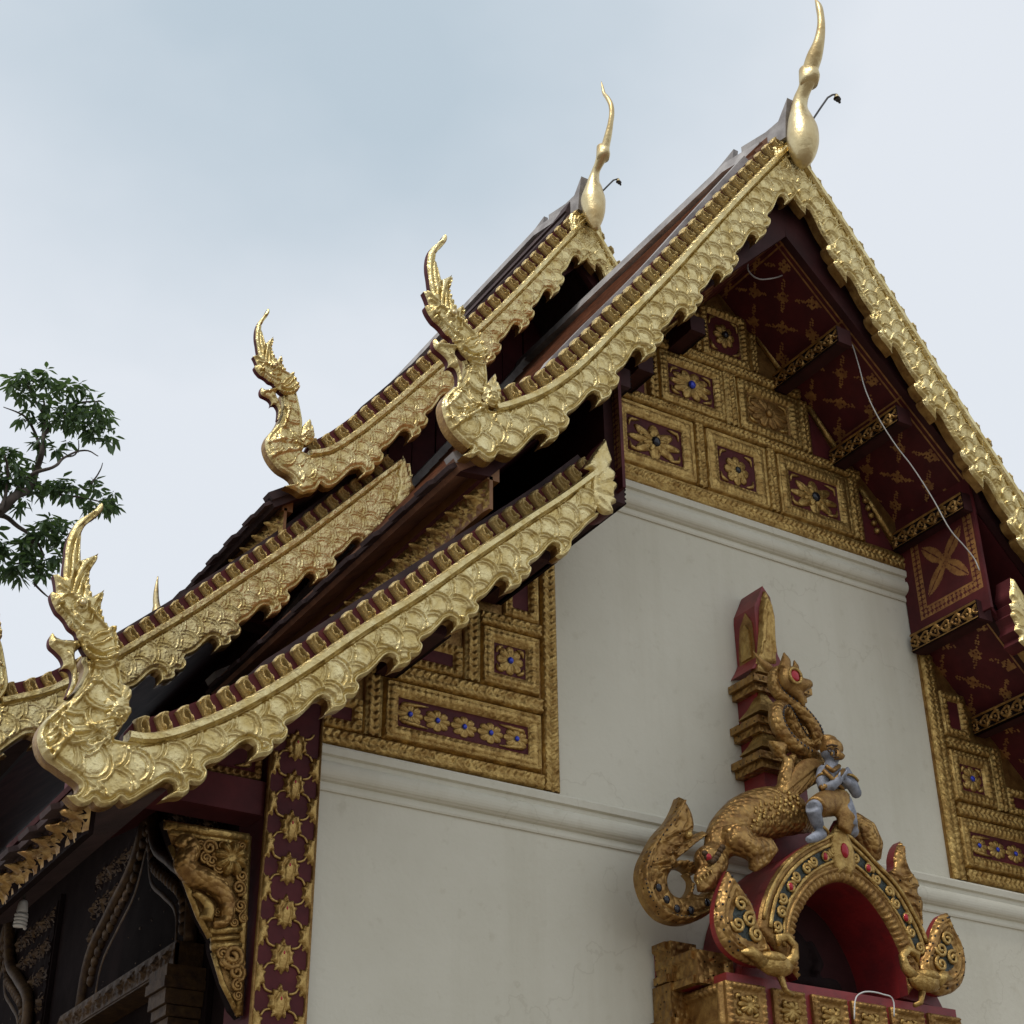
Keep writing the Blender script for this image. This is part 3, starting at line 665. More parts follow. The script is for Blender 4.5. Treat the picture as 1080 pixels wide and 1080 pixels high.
LL = offset_line(spl(at(PX_L, Y_LOW), None, False, 170, 5), .085); LL = np.concatenate([[(1.68, 3.86), (2.0, 3.98)], LL[LL[:, 0] > 2.35]])
roof('lower_roof', LL, Y_LOW + .11, Y_BLOW - .01, m='tile')
PX_B = [(312, 482), (340, 479), (360, 469), (400, 439), (450, 396), (500, 352), (550, 303), (600, 250), (612, 238)]
LB = offset_line(spl(at(PX_B, Y_BUP), None, False, 170, 5), .085); LB = np.concatenate([[(3.24, 6.80), (3.52, 7.0)], LB[LB[:, 0] > 3.85][:-1], [(XC - .06, 10.36)]])
roof('upper_roof', LB, Y_BUP + .11, 15.5, m='tile')
PX_BL = [(-6, 746), (50, 730), (100, 705.5), (200, 646), (300, 580), (380, 520), (426, 486)]
LBL = offset_line(spl(at(PX_BL, Y_BLOW), None, False, 170, 5), .085); LBL = np.concatenate([[(1.72, 4.92), (2.02, 5.04)], LBL[LBL[:, 0] > 2.4]])
roof('lower_roof', LBL, Y_BLOW + .11, 15.4, m='tile')
# ridges
for (y0, y1, z, fin) in ((5.86, Y_BWALL - .01, 9.17, 6.22), (8.25, 15.5, 10.36, 8.62)):
    mm = Mesh(); yy = [y0, y0 + .18, fin, y1]; zz = [z - .02, z + .03, z + .08, z + .10]
    V = []; prof = [(-.10, -.09), (-.07, .01), (0, .05), (.07, .01), (.10, -.09)]
    for y, q in zip(yy, zz): V += [(XC + a, y, q + b) for a, b in prof]
    F = [(5 * i + j, 5 * i + 5 + j, 5 * i + 5 + (j + 1) % 5, 5 * i + (j + 1) % 5) for i in range(3) for j in range(5)] + [(0, 1, 2, 3, 4), (19, 18, 17, 16, 15)]
    mm.add(V, [f[::-1] for f in F])
    rg = mm.obj('ridge_cap', ['grey'], hall)
    q = y0 - .26
    mm = Mesh(); mm.prism_x([(q, z - .02), (q - .04, z + .14), (q + .07, z + .02), (q + .2, z + .03), (q + .45, z + .10), (q + .45, z - .05), (q + .02, z - .16)], XC - .06, XC + .06); mm.obj('ridge_flashing', ['grey'], rg)
    mm = Mesh(); mm.prism_x([(fin - .02, z + .10), (fin - .05, z + .20), (fin + .10, z + .17), (fin + .45, z + .13), (fin + .45, z + .10)], XC - .02, XC + .02); mm.obj('ridge_fin', ['grey'], rg)
# boards closing the roof ends between the tiles and the painted undersides
def closing(L, under_pts, y0, m='maroon_dark'):
    for s in (-1, 1):
        up = offset_line(L, -.052); poly = [tuple(p) for p in up] + [(XC - w, z) for w, z in under_pts]
        if s > 0: poly = [(2 * XC - x, z) for x, z in poly]
        mm = Mesh(); mm.prism_y(poly, y0, y0 + .05); mm.obj('verge_board', [m], hall)
closing(LU, [(0.002, SOFF(0) - .012), (1.36, SOFF(1.36) - .012), (1.40, 6.72), (2.21, 5.80)], Y_UP + .11)
closing(LL, [(1.37, 6.10)] + [(w, z - .012) for w, z in SLOW[1:4]] + [(3.93, 3.95)], Y_LOW + .11)
# clerestory walls under the upper eaves, and their soffits
def side_parts(s):
    X = lambda w: XC + s * w
    mm = Mesh(); mm.box(min(X(1.36), X(1.42)), max(X(1.36), X(1.42)), 5.90, Y_BWALL, 6.0, 7.05); mm.obj('clerestory_wall', ['maroon_dark'], hall)
    soffit(1.38, 6.74, 2.22, 5.80, s, 5.85, Y_BWALL, hall, False)
    soffit(1.38, 7.95, 2.30, 6.95, s, 8.2, 15.4, hall, False)
    mm = Mesh(); mm.box(min(X(1.36), X(1.42)), max(X(1.36), X(1.42)), 9.0, 15.4, 6.6, 8.2); mm.obj('clerestory_wall', ['maroon_dark'], hall)
    soffit(1.42, 7.25, 2.4, 6.2, s, 8.25, 15.3, hall, False); soffit(2.4, 6.2, 3.8, 5.02, s, 8.25, 15.3, hall, False)
    soffit(2.6, 4.85, 3.95, 3.94, s, 6.9, Y_BLOW, hall, False)
    # eave beams with hanging carved friezes
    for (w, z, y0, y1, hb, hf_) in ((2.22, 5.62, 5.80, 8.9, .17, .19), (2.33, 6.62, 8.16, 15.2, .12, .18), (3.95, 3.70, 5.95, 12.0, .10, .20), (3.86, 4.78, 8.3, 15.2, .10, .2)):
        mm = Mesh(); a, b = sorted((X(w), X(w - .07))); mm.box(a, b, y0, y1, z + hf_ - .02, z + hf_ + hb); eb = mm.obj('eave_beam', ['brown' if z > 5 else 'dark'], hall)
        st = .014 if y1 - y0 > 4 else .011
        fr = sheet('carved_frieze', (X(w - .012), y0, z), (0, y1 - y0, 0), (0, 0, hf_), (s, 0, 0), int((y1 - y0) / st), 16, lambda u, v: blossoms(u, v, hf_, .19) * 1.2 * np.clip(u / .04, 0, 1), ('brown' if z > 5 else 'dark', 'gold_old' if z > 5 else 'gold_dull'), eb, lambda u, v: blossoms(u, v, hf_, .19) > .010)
pair(side_parts)
# gable wall of the taller hall: upright maroon boards
mm = Mesh(); LBo = offset_line(LB, -.10)
for i in range(24):
    x0 = XC - 2.4 + .2 * i; x1 = x0 + .19
    def ztop(x):
        q = x if x < XC else 2 * XC - x
        return float(np.interp(q, LBo[:, 0], LBo[:, 1])) - .25
    mm.prism_y([(x0, 6.4), (x1, 6.4), (x1, ztop(x1)), (x0, ztop(x0))], Y_BWALL + .006 * (i % 2), Y_BWALL + .06)
mm.obj('gable_boards', ['maroon'], hall)
mm = Mesh(); mm.prism_y([(XC - 2.5, 6.4), (XC + 2.5, 6.4), (XC + 2.3, 7.0), (XC, 10.0), (XC - 2.3, 7.0)], Y_BWALL + .065, Y_BWALL + .2); mm.obj('gable_wall', ['maroon_dark'], hall)
def bl(L, pts, y0):
    closing(L, pts, y0)
bl(LB, [(0.002, 9.72), (1.2, 8.35), (2.28, 6.98)], Y_BUP + .11); bl(LBL, [(1.55, 7.05), (2.4, 6.2), (3.86, 5.03)], Y_BLOW + .11)

# ------------------------------------------------------------------ corner pillar, beam, bracket
def lotus(cx, cz, y, w, h, parent, cut=0):
    o = [(0, -.5), (.14, -.36), (.30, -.42), (.27, -.24), (.47, -.16), (.40, .0), (.50, .14), (.33, .17), (.30, .32), (.13, .30), (0, .5)]
    o = o + [(-a, b) for a, b in o[-2:0:-1]]
    o = [(cx + a * w, cz + b * h) for a, b in o]
    if cut: o = [((min(p[0], cut) if cut > cx - 1e-6 and cut - cx < w / 2 and cx > XC - 2.9 else p[0]), p[1]) for p in o]
    petal = [[(cx + q * w * .16, cz - h * .30), (cx + q * w * .22, cz + .02 * h), (cx, cz + h * .30)] for q in (-1, 1)]
    lf = relief('lotus', spl(o, None, True, 60, 3), y, parent, ('gold_old', 'gold_old'), .004, .0055, .022, .02, carve(petal, .005, -.012))
    mm = Mesh(); mm.ball((cx, y - .018, cz + .01), (.007, .006, .012)); mm.obj('mirror_boss', ['redglass'], lf)
def pillar(s):
    x0, x1 = sorted((XC + s * 2.752, XC + s * 3.0)); yf = Y_WALL - .06
    mm = Mesh(); mm.box(x0, x1, yf, Y_WALL + .25, 0, 4.86); p = mm.obj('corner_pillar', ['maroon'], hall)
    if s > 0: return
    xm = (x0 + x1) / 2; pit = .196; z = 4.46
    while z > 2.7:
        lotus(xm, z, yf, .118, .165, p)
        for q in (-1, 1):
            for dz in (1, -1):
                mm = Mesh(); a = np.array([xm + q * .04, z + dz * .035]); b = np.array([xm + q * .085, z + dz * .068])
                c0 = (a + b) / 2 + np.array([q * .006, -dz * .008]); L = spl([a, c0, b], None, False, 170, 4)
                mm.tube([(u, yf - .004, v) for u, v in L], .006, 0, 6); mm.obj('tendril', ['gold_old'], p)
            ell = [(0, -.5), (.14, -.36), (.30, -.42), (.27, -.24), (.47, -.16), (.40, .0), (.50, .14), (.33, .17), (.30, .32), (.13, .30), (0, .5)]
            xe = x0 + .001 if q < 0 else x1 - .001
            o = [(xe - q * a * .112, z - pit / 2 + b * .165) for a, b in ell]
            relief('half_lotus', spl(o, None, True, 60, 3), yf, p, ('gold_old', 'gold_old'), .004, .006, .02, .02)
        z -= pit
    for xe in (x0, x1):
        mm = Mesh(); mm.tube([(xe, yf + .0, 0.02), (xe, yf + .0, 4.8)], .010, 0, 6); mm.obj('edge_bead', ['gold_dull'], p)
pair(pillar)
def A2(pts): return [(x / 3.176, 800 + y / 3.176) for x, y in pts]
YB = 6.52
mm = Mesh(); mm.box(1.80, 2.665, YB - .06, YB + .12, 4.10, 4.26); mm.obj('tie_beam', ['maroon'], hall)
def tri_bracket():
    ol = at(A2([(548, 205), (835, 255), (803, 868), (776, 838), (742, 745), (708, 640), (706, 600), (660, 520), (626, 420), (600, 350), (572, 280)]), YB)
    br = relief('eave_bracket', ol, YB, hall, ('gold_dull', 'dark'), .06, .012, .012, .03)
    def bar(pts, r, name='bracket_rail', m='gold_old'):
        mm = Mesh(); P = at3(A2(pts), YB - .02); mm.tube(P, r, 0, 8); mm.obj(name, [m], br)
    bar([(552, 222), (832, 268)], (.022, .022)); bar([(570, 246), (826, 290)], .014); bar([(830, 262), (800, 860)], .018); bar([(700, 578), (808, 572)], .018); bar([(706, 604), (806, 598)], .012); bar([(708, 628), (806, 626)], .02)
    bar([(572, 290), (600, 360), (628, 430), (664, 525), (704, 600)], .014); bar([(714, 650), (744, 750), (800, 862)], .012)
    sn = spl(at(A2([(600, 300), (620, 282), (636, 300), (618, 350), (640, 385), (700, 410), (745, 450), (762, 500), (750, 545), (715, 552)]), YB - .05), None, False, 170, 5)
    mm = Mesh(); n = len(sn); mm.tube([(a, YB - .05, b) for a, b in sn], [.022 + .028 * math.sin(math.pi * min(1, i / n + .1)) ** .8 for i in range(n)], 0, 12); mm.obj('carved_serpent', ['gold_scaly'], br)
    sn = spl(at(A2([(690, 540), (700, 500), (680, 470), (650, 450)]), YB - .05), None, False, 170, 5); mm = Mesh(); mm.tube([(a, YB - .05, b) for a, b in sn], [.03 - .0012 * i for i in range(len(sn))], 0, 10); mm.obj('serpent_head', ['gold_old'], br)
    fc = at(A2([(762, 342)]), YB)[0]; ellipse_flower(fc[0], fc[1], YB - .03, .085, .085, br, 8, .5, .35, hgt=.04, rot=.2)
    for (x, y, r) in ((690, 305, .04), (700, 350, .03), (725, 372, .03), (660, 300, .025), (800, 400, .03), (806, 540, .025), (775, 555, .022), (640, 420, .02), (735, 300, .02), (800, 300, .022), (735, 660, .03), (760, 695, .03), (795, 690, .025), (788, 800, .022), (740, 690, .025), (690, 455, .018), (720, 520, .02), (668, 425, .02), (790, 440, .035), (795, 500, .03), (770, 668, .055), (784, 722, .04), (786, 765, .03), (680, 340, .03)):
        q = at(A2([(x, y)]), YB)[0]; mm = Mesh()
        mm.tube([(q[0] + r * (1 - i / 22) * math.cos(i * .6 + x), YB - .035, q[1] + r * (1 - i / 22) * math.sin(i * .6 + x)) for i in range(20)], r * .24, 0, 7); mm.obj('carved_curl', ['gold_dull'], br)  # duller gold than the rails, standing in for shade under the eave
tri_bracket()
c = coffer(2.20, 2.655, 4.27, 4.50, .04, hall, YB - .02, mats='gold_dull')

# ------------------------------------------------------------------ side wall behind the porch eave, with its window surrounds
SX = 2.72
mm = Mesh(); mm.box(SX, SX + .2, Y_WALL + .26, 15.3, 0, 4.95); mm.obj('side_wall', ['dark'], hall)  # white stucco wall, porch shade put into its near-black colour
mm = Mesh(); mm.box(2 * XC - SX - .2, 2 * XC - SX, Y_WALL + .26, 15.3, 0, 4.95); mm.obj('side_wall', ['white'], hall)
mm = Mesh(); mm.box(SX + .1, 2 * XC - SX - .1, 15.0, 15.2, 0, 6.5); mm.obj('rear_wall', ['white'], hall)
def window(yc, zl):
    mm = Mesh(); mm.box(SX - .03, SX - .003, yc - .95, yc + .95, .4, 4.6); wd = mm.obj('window_surround', ['dark'], hall)  # surround darkened along with the wall, shade held in the colour
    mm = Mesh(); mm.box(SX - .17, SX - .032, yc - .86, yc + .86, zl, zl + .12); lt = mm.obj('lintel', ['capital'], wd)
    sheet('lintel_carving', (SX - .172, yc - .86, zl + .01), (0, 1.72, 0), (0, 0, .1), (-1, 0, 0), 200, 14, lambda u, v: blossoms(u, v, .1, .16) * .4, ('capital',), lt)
    for q in (-1, 1):
        y = yc + q * .80
        mm = Mesh(); mm.box(SX - .17, SX - .04, y - .065, y + .065, .4, zl - .42); mm.obj('pilaster', ['red'], wd)
        mm = Mesh()
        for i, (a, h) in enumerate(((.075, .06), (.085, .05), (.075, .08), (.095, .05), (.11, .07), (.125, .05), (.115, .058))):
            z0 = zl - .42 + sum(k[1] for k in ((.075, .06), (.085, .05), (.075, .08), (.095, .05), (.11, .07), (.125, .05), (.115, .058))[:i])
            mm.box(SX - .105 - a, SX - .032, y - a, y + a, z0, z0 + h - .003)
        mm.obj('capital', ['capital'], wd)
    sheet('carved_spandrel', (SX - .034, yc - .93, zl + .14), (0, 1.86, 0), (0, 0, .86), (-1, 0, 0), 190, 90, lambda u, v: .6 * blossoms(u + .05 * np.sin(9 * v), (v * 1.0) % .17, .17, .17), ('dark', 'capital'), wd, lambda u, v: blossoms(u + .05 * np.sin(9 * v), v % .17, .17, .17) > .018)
    # pointed pediment above the lintel
    a = spl([(yc - .80, zl + .13), (yc - .74, zl + .42), (yc - .45, zl + .62), (yc - .16, zl + .80), (yc, zl + 1.12)], None, False, 170, 5)
    arch = np.concatenate([a, [(2 * yc - p[0], p[1]) for p in a[::-1][1:]]])
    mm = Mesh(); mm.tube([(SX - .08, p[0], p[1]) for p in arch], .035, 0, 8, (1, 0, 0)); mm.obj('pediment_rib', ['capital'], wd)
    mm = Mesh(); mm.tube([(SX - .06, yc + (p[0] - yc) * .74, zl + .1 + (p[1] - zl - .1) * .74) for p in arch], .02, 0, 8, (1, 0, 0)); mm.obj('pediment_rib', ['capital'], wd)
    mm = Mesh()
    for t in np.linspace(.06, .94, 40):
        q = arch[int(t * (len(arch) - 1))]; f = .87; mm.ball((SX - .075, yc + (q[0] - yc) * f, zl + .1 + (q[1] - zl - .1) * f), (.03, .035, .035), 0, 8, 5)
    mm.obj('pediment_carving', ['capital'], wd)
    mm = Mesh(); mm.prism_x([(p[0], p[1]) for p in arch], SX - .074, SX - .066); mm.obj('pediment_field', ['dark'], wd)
window(7.98, 3.56); window(10.6, 3.56); window(13.2, 3.56)
# ------------------------------------------------------------------ naga bargeboards
HOOK = np.array([(0, 0), (.124, .022), (.227, .057), (.306, .03), (.33, -.03), (.418, .017), (.51, -.01), (.553, -.067), (.551, -.13), (.58, -.142),
                 (.715, -.125), (.88, -.156), (1.0, -.186), (1.075, -.17), (1.106, -.12), (1.077, -.057), (1, 0)])
def hooks_outline(tips):
    """flame hooks along the board's lower edge, from the first tip up to the last"""
    R = [tips[0]]
    for a, b in zip(tips[:-1], tips[1:]):
        a = np.array(a, float); b = np.array(b, float); e = b - a; n = np.array([-e[1], e[0]])
        for k, (s, d) in enumerate(HOOK[1:]): R.append(tuple(a + e * s + n * d))
    return R

def scale_relief(path, across=0.125, H=0.024, grow=0.0):
    """overlapping fish scales laid along a path, rounded ends towards the tail"""
    L = np.asarray(path, float); total = np.linalg.norm(np.diff(L, axis=0), axis=1).sum()
    def hf(P, D):
        s, d = along(P, L)
        p = across * 0.62; r = across * 0.66
        best = np.full(len(P), 1e9); bt = np.ones(len(P)); bs = np.zeros(len(P)); bq = np.zeros(len(P))
        k0 = np.floor(s / p).astype(int)
        for dk in (-2, -1, 0, 1):
            k = k0 + dk; off = (k % 2) * across / 2
            j0 = np.round((d - off) / across)
            for dj in (-1, 0, 1):
                cd = (j0 + dj) * across + off; cs = k * p
                jit = 1 + .07 * np.sin(k * 12.9898 + (j0 + dj) * 78.233); t = np.hypot(s - cs, (d - cd)) / (r * jit)
                ok = (t < 1) & (cs < best - 1e-9) & (s - cs > -0.35 * r)
                ok2 = ok | ((t < 1) & (np.abs(cs - best) < 1e-9) & (t < bt))
                best = np.where(ok2, cs, best); bt = np.where(ok2, t, bt); bs = np.where(ok2, (s - cs) / r, bs); bq = np.where(ok2, (d - cd) / r, bq)
        h = H * (0.25 + 0.75 * bs * np.sqrt(np.clip(1 - bq ** 2 * .6, 0, 1))) + H * 0.35 * (1 - bq ** 2)
        h += H * 0.55 * np.exp(-((bt - 0.89) / 0.07) ** 2) + H * 0.45 * np.exp(-((bt - 0.70) / 0.06) ** 2)
        h -= H * 0.5 * np.exp(-((bt - 0.795) / 0.05) ** 2) + H * 0.3 * np.exp(-((bt - 0.60) / 0.05) ** 2)
        h -= H * 1.0 * np.clip((bt - 0.95) / 0.05, 0, 1)
        k = np.clip((D - 0.022) / 0.010, 0, 1)
        return h * k + (1 - k) * (0.012 * np.exp(-((D - .012) / .007) ** 2)) - 0.008 * np.exp(-((D - .024) / .005) ** 2)
    return hf
# one gilded cresting block, shared by every board: a stepped leaf with a curled top, unit pitch
def block_mesh():
    n = 22; mm = Mesh()
    u, v = np.meshgrid(np.linspace(-.5, .5, n), np.linspace(0, 1, n), indexing='ij')
    e = np.clip(np.minimum(.5 - np.abs(u), np.minimum(v, 1 - v)) / .09, 0, 1)
    h = 0.05 + 0.22 * np.sqrt(1 - (1 - e) ** 2)
    a = np.hypot(u * 1.0, (v - .55) * .9)
    h += 0.30 * np.exp(-((a - 0.26) / 0.07) ** 2) * (v > .3) - 0.30 * np.exp(-(np.hypot(u - .02, v - .52) / .13) ** 2)
    h += 0.22 * np.exp(-((np.abs(u) - .17 - .12 * v) / .06) ** 2) * (v < .5) - 0.22 * np.exp(-(u / .06) ** 2) * (v < .38) + 0.25 * np.exp(-((v - .93) / .05) ** 2)
    X = u + .05 * v * np.sign(u) * 0; Z = v * (1 + .06 * np.sin(4 * u + 1))
    V = np.stack([X, -h, Z], -1).reshape(-1, 3)
    ix = np.arange(n * n).reshape(n, n)
    F = np.stack([ix[:-1, :-1], ix[1:, :-1], ix[1:, 1:], ix[:-1, 1:]], -1).reshape(-1, 4)
    mm.add(V, F, 0, True)
    rim = np.concatenate([ix[:-1, 0], ix[-1, :-1], ix[:0:-1, -1], ix[0, :0:-1]]); nr = len(rim)
    B = V[rim].copy(); B[:, 1] = 0.35
    mm.add(np.concatenate([V[rim], B]), [((i + 1) % nr, i, nr + i, nr + (i + 1) % nr) for i in range(nr)] + [tuple(range(nr, 2 * nr))], 0, False)
    me = bpy.data.meshes.new('cresting_block')
    me.from_pydata(np.concatenate(mm.V).tolist(), [], mm.F); me.materials.append(M['gold_mid'])
    me.polygons.foreach_set('use_smooth', np.array(mm.sm)); me.update()
    return me
BLOCK = block_mesh()

def cresting(root, rail, Y, n, hgt, first=0.02, last=0.02, taper=0.0, fill=0.53):
    """maroon backing board with gilded blocks standing along the rail; rail = (x, z) points"""
    L = np.asarray(rail, float); seg = np.linalg.norm(np.diff(L, axis=0), axis=1); cum = np.concatenate([[0], np.cumsum(seg)]); T = cum[-1]
    def pt(s):
        s = min(max(s, 0), T); i = min(np.searchsorted(cum, s, 'right') - 1, len(seg) - 1); f = (s - cum[i]) / seg[i]
        a = L[max(i - 1, 0)]; b = L[min(i + 2, len(L) - 1)]; d = (b - a) / np.linalg.norm(b - a)
        return L[i] + (L[i + 1] - L[i]) * f, d
    base = wloc(root)
    top = []; bot = []
    for s in np.linspace(0, T, 50):
        p, d = pt(s); nn = np.array([-d[1], d[0]]); f = 0.88 if s > 0.04 else 0.3
        bot.append(p - nn * 0.01); top.append(p + nn * hgt * f * .95)
    mm = Mesh(); mm.prism_y_strip = None
    V = [(p[0], Y + 0.035, p[1]) for p in bot] + [(p[0], Y + 0.035, p[1]) for p in top] + [(p[0], Y + 0.085, p[1]) for p in bot] + [(p[0], Y + 0.085, p[1]) for p in top]
    k = 50; F = []
    for i in range(k - 1):
        F += [(i, i + 1, k + i + 1, k + i), (k + i, k + i + 1, 3 * k + i + 1, 3 * k + i), (2 * k + i + 1, 2 * k + i, 3 * k + i, 3 * k + i + 1), (2 * k + i, 2 * k + i + 1, i + 1, i)]
    F += [(0, k, 3 * k, 2 * k), (k - 1, 3 * k - 1, 4 * k - 1, 2 * k - 1)]
    mm.add(V, F); mm.obj('backing_board', ['maroon'], root)
    pitch = (T - first - last) / n
    for i in range(n):
        s = first + pitch * (i + .5); p, d = pt(s)
        o = bpy.data.objects.new('cresting_block', BLOCK); col.objects.link(o); o.parent = root
        k = 1.0 if not taper else 1 - taper * (1 - i / n)
        o.location = np.array([p[0], Y + 0.02, p[1]]) - base; o.rotation_euler = (rng.normal() * .03, -math.atan2(d[1], d[0]) + rng.normal() * .025, 0)
        j = rng.uniform(-.04, .04)
        o.scale = (pitch * (fill + rng.uniform(-.03, .03)), 0.06, hgt * (.82 + j))
    # flat gilded rail between blocks and scales
    w = 0.022; mm = Mesh(); V = []; F = []
    ss = np.linspace(0, T, 60)
    for s in ss:
        p, d = pt(s); nn = np.array([-d[1], d[0]])
        for (q, y) in ((-w, -.036), (-w * .55, -.058), (w * .5, -.060), (w, -.036), (w * 1.0, .04), (-w, .04)): V.append((p[0] + nn[0] * q, Y + y, p[1] + nn[1] * q))
    for i in range(len(ss) - 1):
        for j in range(6): F.append((6 * i + j, 6 * i + 6 + j, 6 * i + 6 + (j + 1) % 6, 6 * i + (j + 1) % 6))
    F += [(0, 1, 2, 3, 4, 5), tuple(6 * (len(ss) - 1) + j for j in (5, 4, 3, 2, 1, 0))]
    F = [f[::-1] for f in F]
    mm.add(V, F); mm.obj('rail', ['gold'], root)

# the naga's head, measured on the nearest one; other heads are carried over by three matching points
def Zm(pts): return [(30 + x / 5.685, 530 + y / 5.685) for x, y in pts]
HEAD = Zm([(425, 20), (435, 50), (400, 95), (350, 130), (318, 175), (302, 230), (298, 300), (300, 365), (330, 355), (370, 340), (405, 322), (395, 365), (365, 410), (350, 450), (352, 520), (366, 582),
           (400, 565), (440, 540), (435, 580), (420, 640), (430, 700), (450, 750), (463, 772), (490, 755), (511, 757), (513, 800), (522, 850), (527, 900), (525, 940), (480, 975), (420, 982), (370, 966), (330, 932), (303, 890), (284, 846),
           (240, 842), (190, 840), (152, 826), (131, 798), (112, 830), (113, 875), (150, 912), (183, 950), (194, 985), (178, 1018), (205, 1012), (232, 1022), (246, 1070), (232, 1130), (210, 1180), (222, 1186), (262, 1130), (278, 1060), (272, 985), (262, 930), (272, 900), (296, 880), (288, 846), (276, 822),
           (268, 800), (230, 768), (205, 725), (182, 698), (156, 674), (140, 645), (124, 605), (120, 562), (130, 553), (152, 565), (147, 505), (136, 450), (165, 455), (195, 474),
           (196, 420), (205, 345), (211, 285), (228, 220), (255, 163), (292, 120), (342, 90), (390, 56), (413, 30)])
# the jaw closes on the cheek: keep the outline simple by cutting the doubled corner
def c_arc(cx, cy, r, a0, a1, n=14): return [(cx + r * math.cos(a), cy + r * math.sin(a)) for a in np.linspace(math.radians(a0), math.radians(a1), n)]
H_RIDGE = [Zm(l) for l in ([(140, 645), (160, 668), (190, 702), (215, 740), (240, 772), (278, 808)], [(152, 620), (190, 650), (220, 690), (260, 735), (300, 775)],
           [(340, 675), (400, 730), (462, 795)], [(185, 590), (215, 570), (260, 600), (300, 610), (335, 640)], [(325, 620), (360, 690), (350, 740), (300, 735), (250, 700)],
           [(300, 780), (350, 800), (330, 840), (300, 830)], [(350, 850), (400, 815), (450, 805)], [(360, 880), (420, 870), (465, 840)],
           [(303, 885), (345, 935), (395, 957), (450, 958), (515, 930)], [(325, 862), (365, 905), (420, 925), (510, 895)],
           c_arc(165, 622, 16, 0, 300), c_arc(287, 650, 36, 0, 360, 20), [(135, 858), (190, 868), (262, 876)], [(225, 1020), (250, 1060), (245, 1120)],
           [(215, 930), (235, 965), (240, 1010)], [(150, 470), (190, 520), (235, 560)], [(152, 520), (190, 555)])]
H_GROOVE = [Zm(l) for l in ([(262, 560), (290, 480), (335, 410), (398, 335)], [(300, 590), (310, 510), (340, 430)], [(236, 560), (250, 480), (290, 390)], [(375, 660), (400, 610), (434, 552)], [(395, 680), (410, 630)],
            [(225, 470), (232, 360), (248, 265), (292, 175), (380, 88)], [(262, 460), (268, 340), (286, 235), (330, 150)], [(490, 775), (498, 840), (505, 910)],
            [(400, 700), (430, 740)], [(330, 900), (380, 940), (440, 945)])]
H_TEETH = Zm([(150, 668), (168, 690), (187, 712), (204, 738), (222, 762), (242, 785), (262, 806)])
H_BEADS = [Zm(l) for l in ([(395, 350), (358, 405), (342, 450), (340, 520), (352, 572)], [(428, 565), (408, 640), (420, 700), (445, 755)], [(300, 905), (345, 948), (395, 970), (450, 970), (515, 945)], [(505, 775), (508, 830), (517, 900)], [(205, 560), (240, 575), (280, 590)], [(180, 640), (220, 670), (255, 710), (300, 750)], [(135, 870), (190, 880), (255, 885)])]
MASTER = np.array([Zm([(425, 20)])[0], (49.5, 676.0), (121.5, 697.0)])
def head_map(target):
    A = np.column_stack([MASTER, np.ones(3)]); X = np.linalg.solve(A, np.array(target, float))
    return lambda p: np.column_stack([np.asarray(p, float), np.ones(len(p))]) @ X

def naga_head(root, target, Y):
    f = head_map(target); g = lambda p: at(f(p), Y)
    k = np.linalg.norm(g([MASTER[0]])[0] - g([MASTER[1]])[0]) / 0.62      # size against the nearest head
    o = spl(g(HEAD), None, True, 58, 4)
    fs = [carve([g(l) for l in H_RIDGE], 0.006 * k, 0.016 * k), carve([g(l) for l in H_GROOVE], 0.005 * k, -0.018 * k), dome(g(Zm([(287, 650)]))[0], 0.024 * k, 0.022 * k)]
    for t in g(H_TEETH): fs.append(dome(t, 0.011 * k, 0.02 * k))
    for l in H_BEADS:
        L = resample(g(l), max(3, int(np.linalg.norm(np.diff(g(l), axis=0), axis=1).sum() / (.022 * k))))
        for t in L: fs.append(dome(t, 0.009 * k, 0.011 * k))
    hd = relief('head', o, Y - 0.03, root, ('gold', 'maroon'), 0.035, 0.0045 * k, 0.018 * k, 0.022 * k, plus(*fs))
    e = g(Zm([(287, 650)]))[0]; mm = Mesh(); mm.ball((e[0], Y - 0.03 - 0.05 * k, e[1]), 0.014 * k); mm.obj('eye', ['gold_smooth'], hd)
    # side flame at the root of the neck
    return hd

def ear_fin(root, pts, Y, eye):
    o = spl(at(pts, Y), None, True, 60, 4); c = at([eye], Y)[0]
    k = np.ptp(o[:, 1]); sp = [(c[0] + 0.17 * k * (1 - i / 26) * math.cos(i * .55), c[1] + 0.17 * k * (1 - i / 26) * math.sin(i * .55)) for i in range(26)]
    q = o.mean(0)
    rays = [[q + (p - q) * .45, q + (p - q) * .95] for p in o[::5]]
    relief('neck_fin', o, Y - 0.035, root, ('gold', 'gold_dull'), 0.04, 0.0055, 0.012, 0.02, plus(carve([sp], .006, .020), carve(rays, .005, -.014)))

def naga_body(root, Y, rail, top_end, tips, low, spine, across, collar=()):
    out = list(rail) + list(top_end) + hooks_outline(tips)[::-1] + list(low)
    o = spl(at(out, Y), None, True, 58, 4)
    sp = spl(at(spine, Y), None, False, 170, 5)
    fs = [scale_relief(sp, across, 0.017)]
    if collar: fs.append(carve([at(l, Y) for l in collar], 0.009, 0.018))
    return relief('scaled_body', o, Y, root, ('gold', 'gold_dull'), 0.06, 0.0048 if across < .13 or Y < 7 else 0.0065, 0.024, 0.05, plus(*fs))

def rail_line(px, Y): return spl(at(px, Y), None, False, 170, 5)

